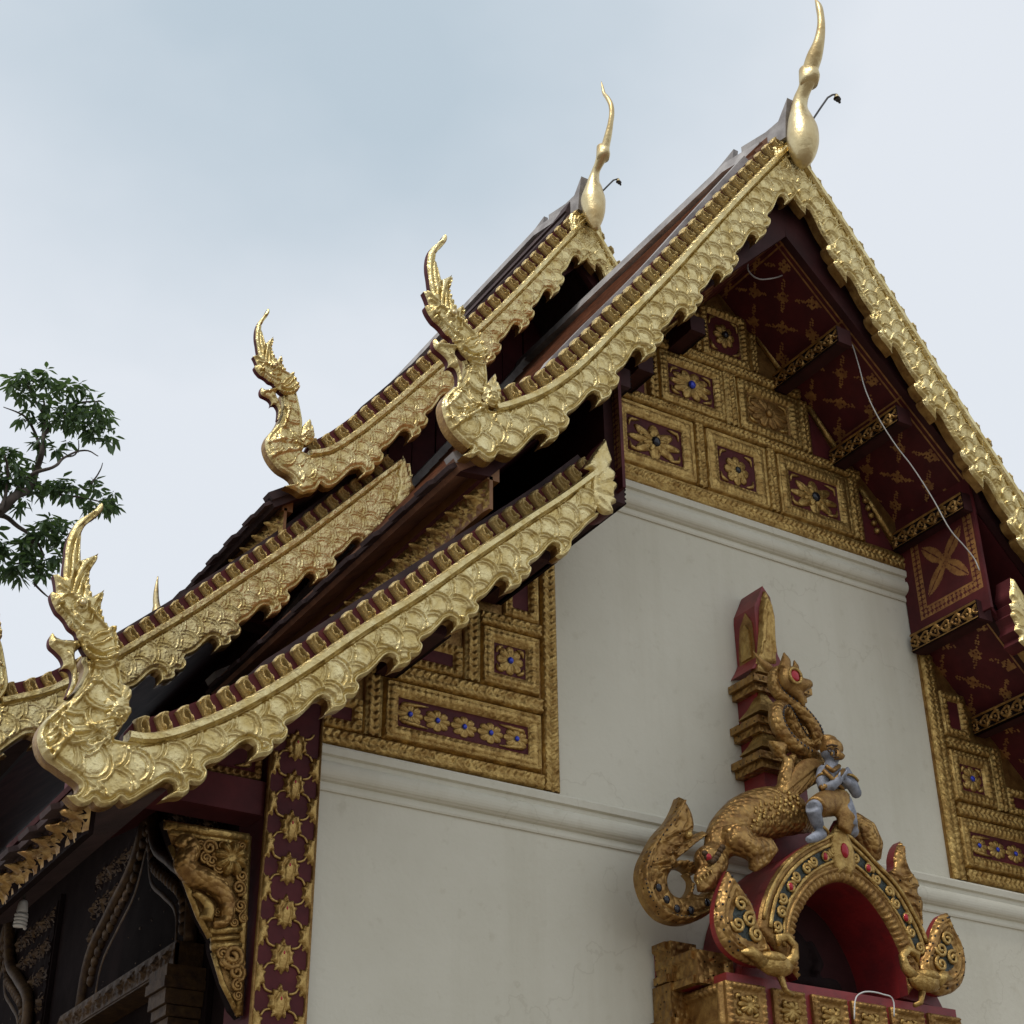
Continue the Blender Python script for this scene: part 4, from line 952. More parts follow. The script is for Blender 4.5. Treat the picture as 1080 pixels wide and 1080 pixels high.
# --- front lower board (nearest, with the largest naga)
LOW_L = thing('naga_bargeboard', 'nearest and largest gold naga bargeboard, sweeping across the lower corner below the white wall', 'roof ornament', (XC, Y_LOW, 3.7), 'naga bargeboards')
rail = [(120, 780), (131, 782), (153, 781.7), (180, 776.7), (213, 765), (247, 750), (283, 730), (317, 709), (378, 667.5), (437, 630.5), (495, 589.7), (553, 550.8), (592, 525.5), (631, 496.4)]
A4 = lambda pts: [(x / 4.5, 680 + y / 4.5) for x, y in pts]
A3 = lambda pts: [(x / 3, 520 + y / 3) for x, y in pts]
low = A4([(825, 690), (818, 664), (790, 655), (740, 681), (680, 716), (620, 752), (590, 757), (567, 736), (545, 756), (500, 772), (460, 766), (441, 743), (418, 762), (380, 769), (345, 750), (316, 716), (352, 709), (371, 690), (373, 670), (350, 645), (300, 611), (258, 580), (222, 556), (193, 518), (177, 468), (176, 430), (190, 390), (220, 350), (262, 310), (300, 275), (340, 232), (372, 190), (392, 145), (398, 110), (385, 80)]) + \
      [(92, 686), (121, 690), (125, 702), (129, 722), (132, 740), (133, 755), (127, 770)]
naga_body(LOW_L, Y_LOW, rail, [(640, 500), (640, 530), (629, 546), (620, 553), (609, 565), (602, 572), (601, 580), (594, 588), (589, 589.5)],
          [(170, 844), (262, 803), (342, 754), (412.5, 708), (475.5, 667.5), (532, 625), (585.6, 587)], low,
          [(100, 688), (105, 705), (104, 730), (92, 750), (80, 772), (85, 798), (115, 812), (165, 805), (230, 780), (300, 745), (360, 706), (420, 668), (490, 620), (560, 570), (640, 515)], 0.138,
          [A4([(185, 392), (262, 330), (330, 410), (440, 400), (520, 375)]), A4([(178, 440), (230, 555), (330, 430), (450, 420), (540, 400)]), A4([(205, 520), (320, 455), (420, 500), (545, 430)]), A4([(215, 370), (290, 440), (240, 540)]), A4([(380, 110), (440, 100), (550, 100)]),
           A4([(410, 130), (420, 190), (370, 250), (310, 300)]), A4([(430, 180), (440, 190), (330, 300)]) ])
cresting(LOW_L, rail_line([(133, 779)] + rail[2:], Y_LOW), Y_LOW, 29, 0.128, 0.03, -0.01)
naga_head(LOW_L, MASTER, Y_LOW)
ear_fin(LOW_L, A4([(470, 330), (490, 270), (530, 235), (555, 175), (570, 200), (605, 220), (610, 260), (598, 290), (610, 320), (595, 360), (570, 390), (545, 395), (520, 380), (495, 370)]), Y_LOW, A4([(540, 345)])[0])
# leafy end of the board where it meets the wall
relief('end_leaf', spl(at([(634, 466), (637, 478), (641, 490), (639, 497), (645, 503), (643, 511), (647, 516), (643, 525), (646, 533), (640, 536), (643, 544), (634, 546), (628, 543), (622, 532), (619, 515), (620, 500), (612, 497), (622, 481)], Y_LOW), None, True, 58, 4), Y_LOW - .03, LOW_L,
       ('gold', 'maroon'), .12, .008, .03, .03, carve([at(l, Y_LOW) for l in ([(624, 510), (634, 500), (640, 492)], [(624, 515), (636, 512), (644, 511)], [(624, 522), (636, 526), (643, 529)], [(626, 530), (634, 538), (639, 543)])], .006, -.012))

# --- front upper board
UP_L = thing('naga_bargeboard', 'gold naga bargeboard of the taller front gable, its naga rearing above the corner roof', 'roof ornament', (XC, Y_UP, 5.9), 'naga bargeboards')
railu = [(512, 433.5), (519, 434.5), (530, 431.5), (545, 426.5), (565, 418.5), (600, 395), (650, 345), (700, 294), (750, 239), (800, 186), (832, 155)]
B3 = lambda pts: [(240 + x / 3.375, 240 + y / 3.375) for x, y in pts]
C4 = lambda pts: [(430 + x / 4.154, 240 + y / 4.154) for x, y in pts]
lowu = [(576, 460), (574, 458), (568, 458), (558, 466), (549, 476), (541, 482), (536, 482), (525.5, 479), (520, 486), (513, 487), (505, 482), (503, 480), (497, 483), (488, 480.5), (494, 476), (496, 473)] + \
       C4([(265, 970), (220, 930), (180, 880), (155, 820), (150, 770), (165, 735), (190, 710), (220, 680), (238, 640), (240, 600), (228, 560)]) + C4([(250, 545), (320, 575), (335, 600), (342, 640), (345, 690), (340, 750), (333, 785)])
naga_body(UP_L, Y_UP, railu, [(841, 165), (848, 172), (846, 196), (838, 208), (832, 214)],
          [(569.7, 471), (628, 428.7), (675.9, 381.5), (720.9, 339), (759.3, 298), (796.5, 257), (827, 216)], lowu,
          C4([(285, 560), (295, 620), (280, 690), (240, 740), (220, 800)]) + [(492, 452), (520, 460), (550, 448), (590, 422), (640, 378), (700, 320), (750, 268), (800, 217), (840, 172)], 0.128,
          [C4(l) for l in ([(155, 800), (215, 740), (270, 800), (330, 790)], [(160, 840), (230, 860), (340, 785)], [(185, 890), (270, 830), (345, 800)], [(190, 715), (240, 800), (200, 880)], [(240, 620), (262, 625), (240, 690), (190, 740)])])
cresting(UP_L, rail_line([(519, 434)] + railu[2:], Y_UP), Y_UP, 29, 0.135, 0.02, 0.0)
naga_head(UP_L, [(466.0, 250.5), (453.5, 364.5), (510.0, 382.0)], Y_UP)
ear_fin(UP_L, C4([(310, 760), (315, 715), (340, 690), (368, 655), (378, 690), (395, 735), (385, 770), (400, 800), (350, 800)]), Y_UP, C4([(352, 765)])[0])

# --- taller hall behind: upper and lower boards
BUP_L = thing('naga_bargeboard', 'gold naga bargeboard of the hall behind, its slim naga rearing against open sky', 'roof ornament', (XC, Y_BUP, 6.9), 'naga bargeboards')
railb = [(318, 477), (325, 480.5), (340, 479), (360, 469), (400, 439), (450, 396), (500, 352), (550, 303), (600, 250), (620, 230)]
lowb = B3([(480, 875), (470, 860), (440, 868), (405, 900), (370, 925), (345, 925), (330, 912), (310, 940), (285, 945), (262, 950), (240, 935), (203, 920), (240, 912), (225, 890), (180, 860), (145, 815), (133, 770), (143, 740), (165, 715), (185, 680), (192, 640), (190, 600), (200, 580), (243, 590), (255, 640), (265, 700), (262, 750), (268, 785)])
naga_body(BUP_L, Y_BUP, railb, [(632, 238), (634, 250), (622, 270), (615, 277)],
          [(377.8, 505), (429.6, 466.7), (472, 428), (510, 388), (546.8, 351.6), (579.8, 315.4), (609.7, 279)], lowb,
          B3([(220, 590), (225, 650), (215, 720), (190, 770), (220, 840), (290, 870)]) + [(350, 490), (400, 464), (450, 424), (500, 380), (550, 332), (600, 280), (632, 240)], 0.132,
          [B3(l) for l in ([(140, 770), (200, 760), (265, 780)], [(150, 820), (210, 800), (275, 790)], [(195, 640), (210, 660), (190, 720)])])
cresting(BUP_L, rail_line(railb[1:], Y_BUP), Y_BUP, 27, 0.14, 0.02, 0.0)
naga_head(BUP_L, [(280.5, 328.0), (272.5, 415.0), (313.0, 413.0)], Y_BUP)
ear_fin(BUP_L, B3([(255, 760), (262, 715), (285, 690), (297, 720), (300, 750), (290, 775), (270, 785)]), Y_BUP, B3([(278, 752)])[0])

BLOW_L = thing('naga_bargeboard', 'gold bargeboard over the lower roof behind, its head cut off by the photo edge', 'roof ornament', (XC, Y_BLOW, 4.9), 'naga bargeboards')
sh = np.array([-98.0, -36.0])                                # its naga stands as the nearest one does, further back
E3 = lambda pts: [(140 + x / 3.375, 400 + y / 3.375) for x, y in pts]
raill = [(-3, 742), (0, 742), (50, 730), (75, 719), (100, 705.5), (150, 676), (200, 646), (250, 613), (300, 580), (340, 550.5), (380, 520), (420, 490)]
k = 0.80
def lowshape(p): return [(-2 + (x - 120) * k, 743 + (y - 780) * k) for x, y in p]
lowl = [(x, y) for x, y in lowshape(low[6:])]
naga_body(BLOW_L, Y_BLOW, raill, E3([(985, 300), (990, 345), (992, 395), (975, 440), (955, 475), (940, 480)]) + [(415, 541), (404, 557), (399, 563), (392, 570), (385, 577)],
          [(31, 789), (100, 760), (165, 723), (226, 687), (280.7, 652), (329.6, 616), (378.5, 580.7)], [(36, 778), (30, 776), (15, 784), (4, 792), (-8, 800), (-18, 802)] + lowl,
          lowshape([(100, 688), (105, 705), (104, 730), (92, 750), (80, 772), (85, 798), (115, 812)]) + [(30, 757), (100, 733), (160, 700), (220, 665), (280, 625), (340, 580), (400, 530), (428, 507)], 0.138)
cresting(BLOW_L, rail_line(raill[1:], Y_BLOW), Y_BLOW, 28, 0.128, 0.03, -0.01)
naga_head(BLOW_L, lowshape([tuple(q) for q in MASTER]), Y_BLOW)
relief('end_leaf', spl(at(E3([(955, 280), (968, 320), (975, 355), (990, 345), (985, 375), (996, 400), (980, 415), (985, 440), (965, 445), (962, 478), (940, 470), (925, 430), (935, 380), (930, 340)]), Y_BLOW), None, True, 58, 4), Y_BLOW - .03, BLOW_L,
       ('gold', 'maroon'), .12, .01, .03, .03)

def mirrored(src, label):
    c = copy_tree(src); c.scale = (-1, 1, 1); c['label'] = label; return c
mirrored(UP_L, 'steep gold bargeboard on the far slope of the front gable, running out of the photo')
mirrored(LOW_L, 'short piece of gold bargeboard beside the painted cross-flower panel under the far eave')
mirrored(BUP_L, 'small piece of gold bargeboard on the far slope of the hall behind')

# ------------------------------------------------------------------ finials on the gable tips
def chofa(label, rows, yc, z_of, group='finials on the gable tips'):
    """bird-necked finial: rows of (x left, x right, y) on the photo, swept upright in the gable's middle plane"""
    P = []; R = []
    for a, b, v in rows:
        c = np.array([(a + b) / 2, v]); w = np.array([[a, v], [b, v]])
        d = (np.array([(c[0] - 540) / F_PX, -(c[1] - 540) / F_PX, -1]) @ ROT.T); t = (XC - EYE[0]) / d[0]; p = EYE + d * t
        wid = np.linalg.norm(at(w, p[1])[1] - at(w, p[1])[0]) / 2
        P.append(p); R.append(wid)
    return np.array(P), np.array(R)
def Zc(rows, ox, oy, k): return [(ox + a / k, ox + b / k, oy + v / k) for a, b, v in rows]
def make_chofa(label, rows, collar_at, base_y, base_z, shift):
    P, R = chofa(label, rows, 0, 0)
    P[:, 1] += shift[0]; R = R * 0.76
    th = thing('roof_finial', label, 'finial', (XC, float(P[-1, 1]), float(P[-1, 2])), 'bird-necked finials on the gable tips')
    Ps = spl(np.column_stack([P, R]), None, False, 170, 5)
    mm = Mesh(); rr = np.stack([Ps[:, 3] * 0.92, Ps[:, 3] * 1.0], 1); mm.tube(Ps[:, :3], rr, 0, 20, (0, -1, 0.05)); mm.obj('neck', ['gold_smooth'], th)
    i = collar_at; c = P[i]; r = R[i]; mm = Mesh()
    n = 20; V = []; prof = [(.92, .08), (.98, .04), (1.05, -.02), (.92, -.05)]
    for rr_, dz in prof:
        for j in range(n):
            a = 2 * math.pi * j / n; q = r * rr_
            beak = 1.0 + (0.45 * max(0, math.cos(a + math.pi / 2)) ** 3 if dz < .08 and dz > -.05 else 0.0)
            V.append((c[0] + q * math.cos(a), c[1] + q * math.sin(a) * beak, c[2] + dz))
    F = [(k * n + j, (k + 1) * n + j, (k + 1) * n + (j + 1) % n, k * n + (j + 1) % n) for k in range(3) for j in range(n)] + [tuple(range(n)), tuple(range(3 * n, 4 * n))[::-1]]
    mm.add(V, F, 0, True); mm.obj('beaked_collar', ['gold_smooth'], th)
    return th, P, R
rows1 = Zc([(476, 484, -2), (484, 518, 40), (494, 532, 100), (494, 538, 170), (470, 532, 270), (430, 516, 360), (404, 492, 440), (388, 486, 500), (376, 452, 560), (345, 428, 630), (330, 425, 690), (315, 455, 765), (312, 484, 830), (312, 492, 890), (322, 484, 950), (338, 465, 1000), (358, 430, 1045), (382, 400, 1065)], 780, 0, 6)
CH1, P1, R1 = make_chofa('large gold finial curving up from the tip of the front gable', rows1, 7, 0, 0, (0.0,))
rows2 = Zc([(499, 503, 40), (500, 518, 80), (508, 532, 125), (530, 562, 160), (552, 588, 210), (556, 594, 270), (545, 586, 340), (520, 575, 430), (498, 562, 500), (468, 556, 560), (450, 515, 630), (430, 492, 680), (400, 490, 750), (372, 515, 820), (352, 532, 880), (360, 534, 930), (380, 528, 990), (412, 505, 1050), (445, 480, 1095)], 560, 80, 6.75)
CH2, P2, R2 = make_chofa('smaller gold finial on the tip of the gable behind', rows2, 9, 0, 0, (0.0,))

def bell(label, rod_px, top_px, Yb, r):
    Lr = at3(rod_px, Yb); th = thing('wind_bell', label, 'bell', tuple(Lr[-1]), 'small bells on wire rods')
    mm = Mesh(); mm.tube(Lr, 0.007, 0, 6); mm.obj('rod', ['rod'], th)
    c = Lr[-1]; mm = Mesh(); prof = [(0.15, 0.0), (0.5, -0.25), (0.7, -0.9), (0.95, -1.5), (1.0, -1.6)]
    n = 14; V = [(c[0] + r * q * math.cos(2 * math.pi * j / n), c[1] + r * q * math.sin(2 * math.pi * j / n), c[2] + r * z) for q, z in prof for j in range(n)]
    mm.add(V, [(k * n + j, (k + 1) * n + j, (k + 1) * n + (j + 1) % n, k * n + (j + 1) % n) for k in range(4) for j in range(n)] + [tuple(range(n))], 0, True); mm.obj('bell_cup', ['gold_smooth'], th)
    mm = Mesh(); mm.ball((c[0] + .01, c[1], c[2] - 1.75 * r), (r * .85, r * .85, r * .75)); mm.ball((c[0] + .02, c[1], c[2] - 2.6 * r), r * .4); mm.obj('clapper', ['rod'], th)
bell('small bell on a wire rod beside the front gable finial', [(850, 134), (858, 125), (866, 113), (873, 103), (878, 100), (882, 99.5)], 0, float(P1[12, 1]) - 0.05, 0.024)
bell('small bell on a wire rod beside the finial of the gable behind', [(634, 203), (641, 196), (647, 190), (652, 188.5)], 0, float(P2[13, 1]) - 0.05, 0.021)
# ------------------------------------------------------------------ wall shrine over the niche
YA = 6.05
def S3(pts): return [(660 + x / 2.919, 860 + y / 2.919) for x, y in pts]
def S6(pts): return [(660 + x / 6.75, 830 + y / 6.75) for x, y in pts]
def S5(pts): return [(920 + x / 5.4, 880 + y / 5.4) for x, y in pts]
def Q6(pts): return [(740 + x / 6, 740 + y / 6) for x, y in pts]
def T6(pts): return [(750 + x / 6.35, 610 + y / 6.35) for x, y in pts]
shrine = thing('wall_shrine', 'red and gold stucco shrine framing a dark arched niche in the white wall', 'shrine', (5.70, Y_WALL, 2.6))
INN = S3([(530, 505), (520, 440), (512, 385), (521, 330), (545, 280), (580, 237), (620, 213), (660, 206), (700, 221), (750, 265), (800, 338), (840, 420), (860, 485), (870, 553)])
OUT = S3([(925, 425), (910, 370), (870, 290), (820, 210), (760, 148), (700, 85), (652, 49), (600, 70), (540, 100), (480, 150), (440, 210), (414, 280), (402, 348)])
inn = spl(at(INN, YA), None, False, 170, 5); outc = spl(at(OUT, YA), None, False, 60, 5)
# body behind the arch, with the niche cut into it
bo = [(inn[0][0] - .32, inn[0][1] - .02)] + [(p[0], p[1] - .02) for p in outc[::-1]] + [(inn[-1][0] + .30, inn[-1][1] - .02)]
body_loop = np.concatenate([np.array(bo), inn[::-1]])
relief('body', body_loop, YA + .06, shrine, ('red', 'red'), Y_WALL - YA - .07, .02, .0, .02)
mm = Mesh(); q = [tuple(p) for p in inn] ; mm.prism_y(q, Y_WALL - .08, Y_WALL - .02); mm.obj('niche_back', ['maroon_dark'], shrine)  # red interior; the recess's shade is painted in as dark maroon
arch_loop = np.concatenate([inn, outc])
def zig(P, D):
    d = line_dist(P, inn); s, _ = along(P, inn)
    return 0.014 * (np.abs((s / .03) % 1 - .5) < .3) * (d < .045) + 0.02 * np.exp(-((d - .06) / .010) ** 2)
arch = relief('arch', arch_loop, YA, shrine, ('gold_dull', 'red'), .06, .0075, .025, .03, zig)
# mosaic band on the arch with curls and red drops
ri, ro = resample(inn, 60), resample(outc[::-1], 60)
mid = lambda f: ri * (1 - f) + ro * f
sel = slice(3, 57)
relief('mosaic_band', np.concatenate([mid(.42)[sel], mid(.76)[sel][::-1]]), YA - .026, arch, ('teal', 'teal'), .01, .012, .003, .02)
m5, m4, m8 = mid(.59), mid(.42), mid(.78)
mm = Mesh()
for L, r in ((m4, .010), (m8, .012), (mid(.95), .012)): mm.tube([(p[0], YA - .03, p[1]) for p in L[2:58]], r, 0, 6)
mm.obj('arch_bead', ['gold_old'], arch)
for i in range(4, 57, 3):
    p = m5[i]; t = ri[i] - ro[i]; w = np.linalg.norm(t)
    if i % 4 == 1 and abs(i - 30) > 3:
        mm = Mesh(); mm.ball((p[0], YA - .04, p[1]), (.016, .012, .022)); mm.obj('red_drop', ['redglass'], arch)
    mm = Mesh(); sg = 1 if i % 2 else -1
    mm.tube([(p[0] + sg * .01 + .030 * (1 - k / 18) * math.cos(k * .62 + i), YA - .035, p[1] + .030 * (1 - k / 18) * math.sin(k * .62 + i)) for k in range(16)], .010, 0, 6); mm.obj('carved_curl', ['gold_old'], arch)
ap = at(S3([(655, 122)]), YA)[0]
relief('apex_leaf', spl([(ap[0], ap[1] + .19), (ap[0] + .075, ap[1] + .07), (ap[0] + .085, ap[1] - .06), (ap[0] + .04, ap[1] - .13), (ap[0], ap[1] - .10), (ap[0] - .05, ap[1] - .13), (ap[0] - .08, ap[1] - .05), (ap[0] - .07, ap[1] + .08)], None, True, 60, 4), YA - .02, arch, ('gold_old', 'red'), .03, .008, .03, .04)
mm = Mesh(); mm.ball((ap[0], YA - .05, ap[1] + .01), (.026, .015, .042)); mm.obj('red_drop', ['redglass'], arch)
# flame leaves at the arch's feet
def flame(pts, mosaic, name='flame_leaf'):
    o = spl(at(pts, YA - .03), None, True, 60, 4)
    c = o.mean(0); groove = [c + (o - c) * f for f in (.80, .66)]
    lf = relief(name, o, YA - .03, shrine, ('gold_carved', 'red'), .035, .007, .03, .035, carve([np.vstack([g, g[:1]]) for g in groove], .007, .014))
    mm = Mesh()
    for i in range(0, len(o), 3):
        p = c + (o[i] - c) * .86
        if not inside(p[None], [c + (o - c) * .93])[0] or seg_dist(p[None], o, np.roll(o, -1, 0))[0][0] < .012: continue
        mm.ball((p[0], YA - .062, p[1]), .0065, 0, 6, 4)
    mm.obj('dark_studs', ['black'], lf)
    g2 = [c + (p - c) * .5 for p in o]; relief('mosaic_panel', np.array(g2), YA - .058, lf, ('teal', 'teal'), .004, .012, .003, .02)
    for k in range(4):
        p = c + (o[len(o) // 4 * k] - c) * .32; mm = Mesh(); mm.tube([(p[0] + .04 * (1 - j / 18) * math.cos(j * .6 + k), YA - .068, p[1] + .04 * (1 - j / 18) * math.sin(j * .6 + k)) for j in range(16)], .011, 0, 6); mm.obj('carved_curl', ['gold_old'], lf)
    return lf
flame(S3([(309, 170), (340, 215), (372, 262), (388, 300), (398, 340), (410, 372), (440, 420), (455, 460), (400, 465), (330, 435), (290, 390), (272, 330), (275, 270), (293, 210)]), 0)
flame(S3([(985, 300), (1000, 340), (1028, 395), (1041, 460), (1030, 520), (990, 552), (940, 548), (915, 520), (905, 470), (915, 420), (930, 385), (940, 350), (962, 312)]), 0)
# geese at the arch's feet
def goose(c, s, k):
    p = at([c], YA - .09)[0]; P = lambda a, b: (p[0] + s * a * k, YA - .09, p[1] + b * k)
    mm = Mesh(); mm.ball(P(0, 0), (.115 * k, .05, .06 * k)); mm.tube([P(.07, .01), P(.13, .06), P(.14, .12), P(.09, .16), P(.03, .14), P(.03, .10)], [.035 * k, .028 * k, .022 * k, .024 * k, .026 * k, .008 * k], 0, 8)
    mm.tube([P(-.08, 0), P(-.16, .05), P(-.22, .04)], [.04 * k, .03 * k, .005], 0, 8); mm.tube([P(.02, -.04), P(.05, -.12), P(.10, -.14)], [.02, .014, .012], 0, 6)
    o = mm.obj('goose', ['gold_old'], shrine)
    mm = Mesh(); mm.ball(P(-.02, .03), (.09 * k, .06, .035 * k)); mm.obj('wing', ['gold_old'], o)
goose((818, 1018), 1, .95); goose((975, 1035), -1, .95)
# plinth with carved panels
px0, px1, yf = 4.915, 6.475, 6.03
mm = Mesh(); mm.box(px0 + .02, px1 - .02, yf + .02, Y_WALL - .004, 3.02, 3.60); mm.obj('plinth', ['red'], shrine)
n = 6; wd = (px1 - px0 - .02) / n
for i in range(n):
    a = px0 + (wd + .004) * i - .004; k = .03 if i == 1 else .018
    c = coffer(a + (k if i else 0), a + wd - k, 3.345, 3.555, .035, shrine, yf + .002, field='gold_dull', mats='gold_dull', pitch=.03)
    ellipse_flower(a + wd / 2, 3.45, yf - .002, .07, .05, c, 8, .5, .35, mats=('gold_old',), hgt=.022)
mm = Mesh(); mm.box(px0 + .04, px1 - .04, yf + .005, yf + .03, 3.20, 3.33); mm.box(px0 - .03, px1 + .03, yf - .03, Y_WALL - .006, 3.06, 3.16); mm.obj('plinth_moulding', ['gold_dull'], shrine)
sheet('side_panel', (px0 + .001, yf + .02, 3.345), (0, .40, 0), (0, 0, .21), (-1, 0, 0), 50, 28, lambda u, v: beads(np.minimum(u, v), np.minimum(np.minimum(u, .40 - u), np.minimum(v, .21 - v)), .05) * (np.minimum(np.minimum(u, .40 - u), np.minimum(v, .21 - v)) < .05), ('gold_dull',), shrine)
for (c0, c1, yb, zt, h, dep) in (((704, 993), (730, 1029), 6.36, 0, .20, .14), ((732, 1003), (768, 1032), 6.17, 0, .16, .30)):
    a = at([c0], yb)[0]; b = at([c1], yb)[0]; x0, x1, z1 = a[0], b[0] + .02, at([((c0[0] + c1[0]) / 2, (c0[1] + 2))], yb)[0][1]
    mm = Mesh(); mm.box(x0 + .01, x1, yb + .004, Y_WALL - .008, z1 - h + .002, z1 - .002); cb = mm.obj('side_block', ['red'], shrine)
    sheet('block_face', (x0, yb, z1 - h), (x1 - x0, 0, 0), (0, 0, h), (0, -1, 0), 24, 22, lambda u, v: .018 * (np.minimum(np.minimum(u, (x1 - x0) - u), np.minimum(v, h - v)) < .04) + .01 * np.exp(-(np.hypot(u - (x1 - x0) / 2, v - h / 2) / .03) ** 2) + .004, ('gold_carved',), cb)
    sheet('block_face', (x0 + .006, yb + .004, z1 - h), (0, Y_WALL - yb - .03, 0), (0, 0, h), (-1, 0, 0), 22, 22, lambda u, v: .018 * (np.minimum(v, h - v) < .04) + .004, ('gold_carved',), cb)
a = at([(690, 1040)], 6.40)[0]; b = at([(738, 1040)], 6.30)[0]
mm = Mesh()
for (w, z0, z1) in ((.02, 3.43, 3.60), (.05, 3.36, 3.425), (.09, 3.28, 3.355)): mm.box(b[0] - .13 - w, b[0] + .1, 6.36 - w, Y_WALL - .01, z0, z1)
mm.obj('foot_moulding', ['gold_carved'], shrine)
# stepped spire against the wall
sx0, sx1, sy = 5.50, 5.86, 6.29
mm = Mesh(); mm.box(sx0 + .03, sx1 - .03, sy + .03, Y_WALL - .004, 4.3, 5.36); spire = mm.obj('spire_shaft', ['red'], shrine)
def moulding(z, x0, x1, y0):
    mm = Mesh()
    for (d, a, b) in ((-.012, -.055, -.014), (.012, -.012, .03), (-.03, .032, .052)): mm.box(x0 - d - .02, x1 + d + .02, y0 - .02 - d, Y_WALL - .006, z + a, z + b)
    mo = mm.obj('spire_moulding', ['gold_carved'], spire)
    return mo
def antefix(x, y, z, r, h, parent):
    mm = Mesh(); V = []
    for f, zz in ((1, 0), (.62, .28), (.34, .58), (.0, 1)): V += [(x + f * r * a, y + f * r * b, z + h * zz) for a, b in ((-1, -1), (1, -1), (1, 1), (-1, 1))]
    mm.add(V, [(4 * i + j, 4 * i + (j + 1) % 4, 4 * i + 4 + (j + 1) % 4, 4 * i + 4 + j) for i in range(3) for j in range(4)] + [(3, 2, 1, 0)])
    mm.obj('antefix', ['gold_old'], parent)
for (z, d) in ((5.36, .0), (5.10, .012), (4.885, .025)):
    mo = moulding(z, sx0 - d, sx1 + d, sy - d); 
    if z < 5.3: antefix(sx0 + .07 - d, sy + .03, z + .05, .10, .20, mo); antefix(sx1 - .07 + d, sy + .03, z + .05, .10, .20, mo)
    else: antefix(sx0 + .05, sy + .02, z + .05, .05, .11, mo)
# flame-shaped top
prof = [(0, 0), (.0, .03), (.035, .10), (.055, .22), (.05, .38), (.03, .47)]
mm = Mesh(); V = []; F = []
tp = [tuple(q) for q in at([(786, 703), (789, 695), (793, 680), (796, 662), (796.5, 645), (797, 639), (804, 618), (812, 630), (817, 650), (818, 675), (820, 690), (826, 703)], 6.30)]
xl = tp[4][0] - .004; tp = [(xl - .06, tp[0][1])] + [(xl - .025, tp[1][1]), (xl, tp[1][1] + .05), (xl, tp[3][1]), (xl, tp[4][1]), (xl + .004, tp[5][1])] + tp[6:]; mm.prism_y(tp, 6.30, Y_WALL - .005); fin = mm.obj('spire_flame', ['red'], shrine)
o = at([(797, 700), (799, 680), (800, 660), (801, 640), (805, 623), (811, 633), (815, 652), (816, 675), (818, 700)], 6.298)
c0 = o.mean(0); relief('flame_plate', spl(o, None, True, 60, 4), 6.298, fin, ('gold_old', 'red'), .002, .006, .025, .03, carve([c0 + (o - c0) * .72, c0 + (o - c0) * .42], .008, .014))
fx = tp[3][0]; so_ = [(6.325, 5.47), (6.325, 5.62), (6.33, 5.76), (6.38, 5.84), (6.44, 5.76), (6.465, 5.62), (6.47, 5.47)]
for f, dx, mt in ((1.0, 0.0, 'gold_dull'), (.6, .012, 'gold_old')):
    cc = np.mean(so_, 0); mm = Mesh(); mm.prism_x([tuple(cc + (np.array(p) - cc) * f) for p in so_], fx - .006 - dx, fx + .03); mm.obj('flame_plate', [mt], fin)

# ------------------------------------------------------------------ stucco creatures on the shrine
drg = thing('dragon_head_relief', 'gold dragon head curling upward at the lower left corner of the shrine', 'stucco figure', tuple(np.array([at([(716, 930)], 6.2)[0][0], 6.2, 3.9])), 'stucco creatures on the shrine')
YD = 6.20
ho = spl(at([(716 + 13.5 * math.cos(a), 931 + 16 * math.sin(a)) for a in np.linspace(0, 2 * math.pi, 14)[:-1]], YD), None, True, 170, 3)
do = spl(at(S6([(380, 70), (420, 120), (460, 200), (475, 290), (462, 345), (545, 313), (562, 355), (480, 412), (400, 482), (352, 524), (440, 540), (510, 578), (500, 615), (430, 612), (462, 650), (490, 700), (470, 760), (520, 770), (600, 720), (655, 690), (668, 760), (640, 850), (560, 925), (440, 972), (340, 970), (230, 920), (140, 800), (95, 650), (105, 550), (150, 450), (220, 330), (300, 240), (350, 150)]), YD), None, True, 58, 4)
lines = [at(S6(l), YD) for l in ([(395, 110), (330, 220), (230, 340), (160, 460), (120, 580), (120, 680), (160, 800), (240, 900), (350, 945), (450, 945), (560, 895), (630, 840)], [(250, 380), (330, 330), (410, 360)], [(240, 400), (310, 430), (400, 420)], [(355, 500), (450, 420), (545, 345)], [(365, 530), (440, 565), (500, 595)], [(180, 560), (240, 540), (300, 560)], [(190, 640), (230, 600), (300, 590)])] + \
        [np.array([at(S6([(cx + 34 * (1 - k / 18) * math.cos(k * .6), cy + 34 * (1 - k / 18) * math.sin(k * .6))]), YD)[0] for k in range(16)]) for cx, cy in ((272, 462), (236, 528))]
dgro = [at(S6(l), YD) for l in ([(260, 395), (320, 350), (420, 330), (455, 300)], [(215, 420), (180, 520), (165, 600), (170, 680)], [(300, 470), (340, 510)], [(200, 690), (180, 740), (230, 840), (330, 905), (430, 915), (540, 880), (620, 800)], [(330, 455), (420, 390), (520, 330)], [(410, 180), (420, 260), (390, 310)], [(360, 240), (330, 290)])]
db = relief('head', do, YD, drg, ('gold_carved', 'gold_dull'), .05, .007, .035, .04, plus(carve(lines, .006, .020), carve(dgro, .005, -.018), *[dome(at(S6([q]), YD)[0], .012, .02) for q in [(405, 470), (430, 448), (455, 428), (480, 405), (505, 388), (530, 370), (400, 545), (430, 556), (460, 568), (490, 580), (180, 610), (215, 640), (200, 590), (270, 520), (310, 545)]]), holes=[ho])
mm = Mesh(); e = at(S6([(405, 362)]), YD)[0]; mm.ball((e[0], YD - .05, e[1]), .022); mm.obj('eye', ['gold_old'], db)
mm = Mesh()
for (x, y) in ((205, 730), (262, 815), (335, 880), (435, 890), (550, 835)):
    p = at(S6([(x, y)]), YD)[0]; mm.ball((p[0], YD - .036, p[1]), (.018, .01, .022))
mm.obj('dark_gems', ['black'], db)
mm = Mesh()
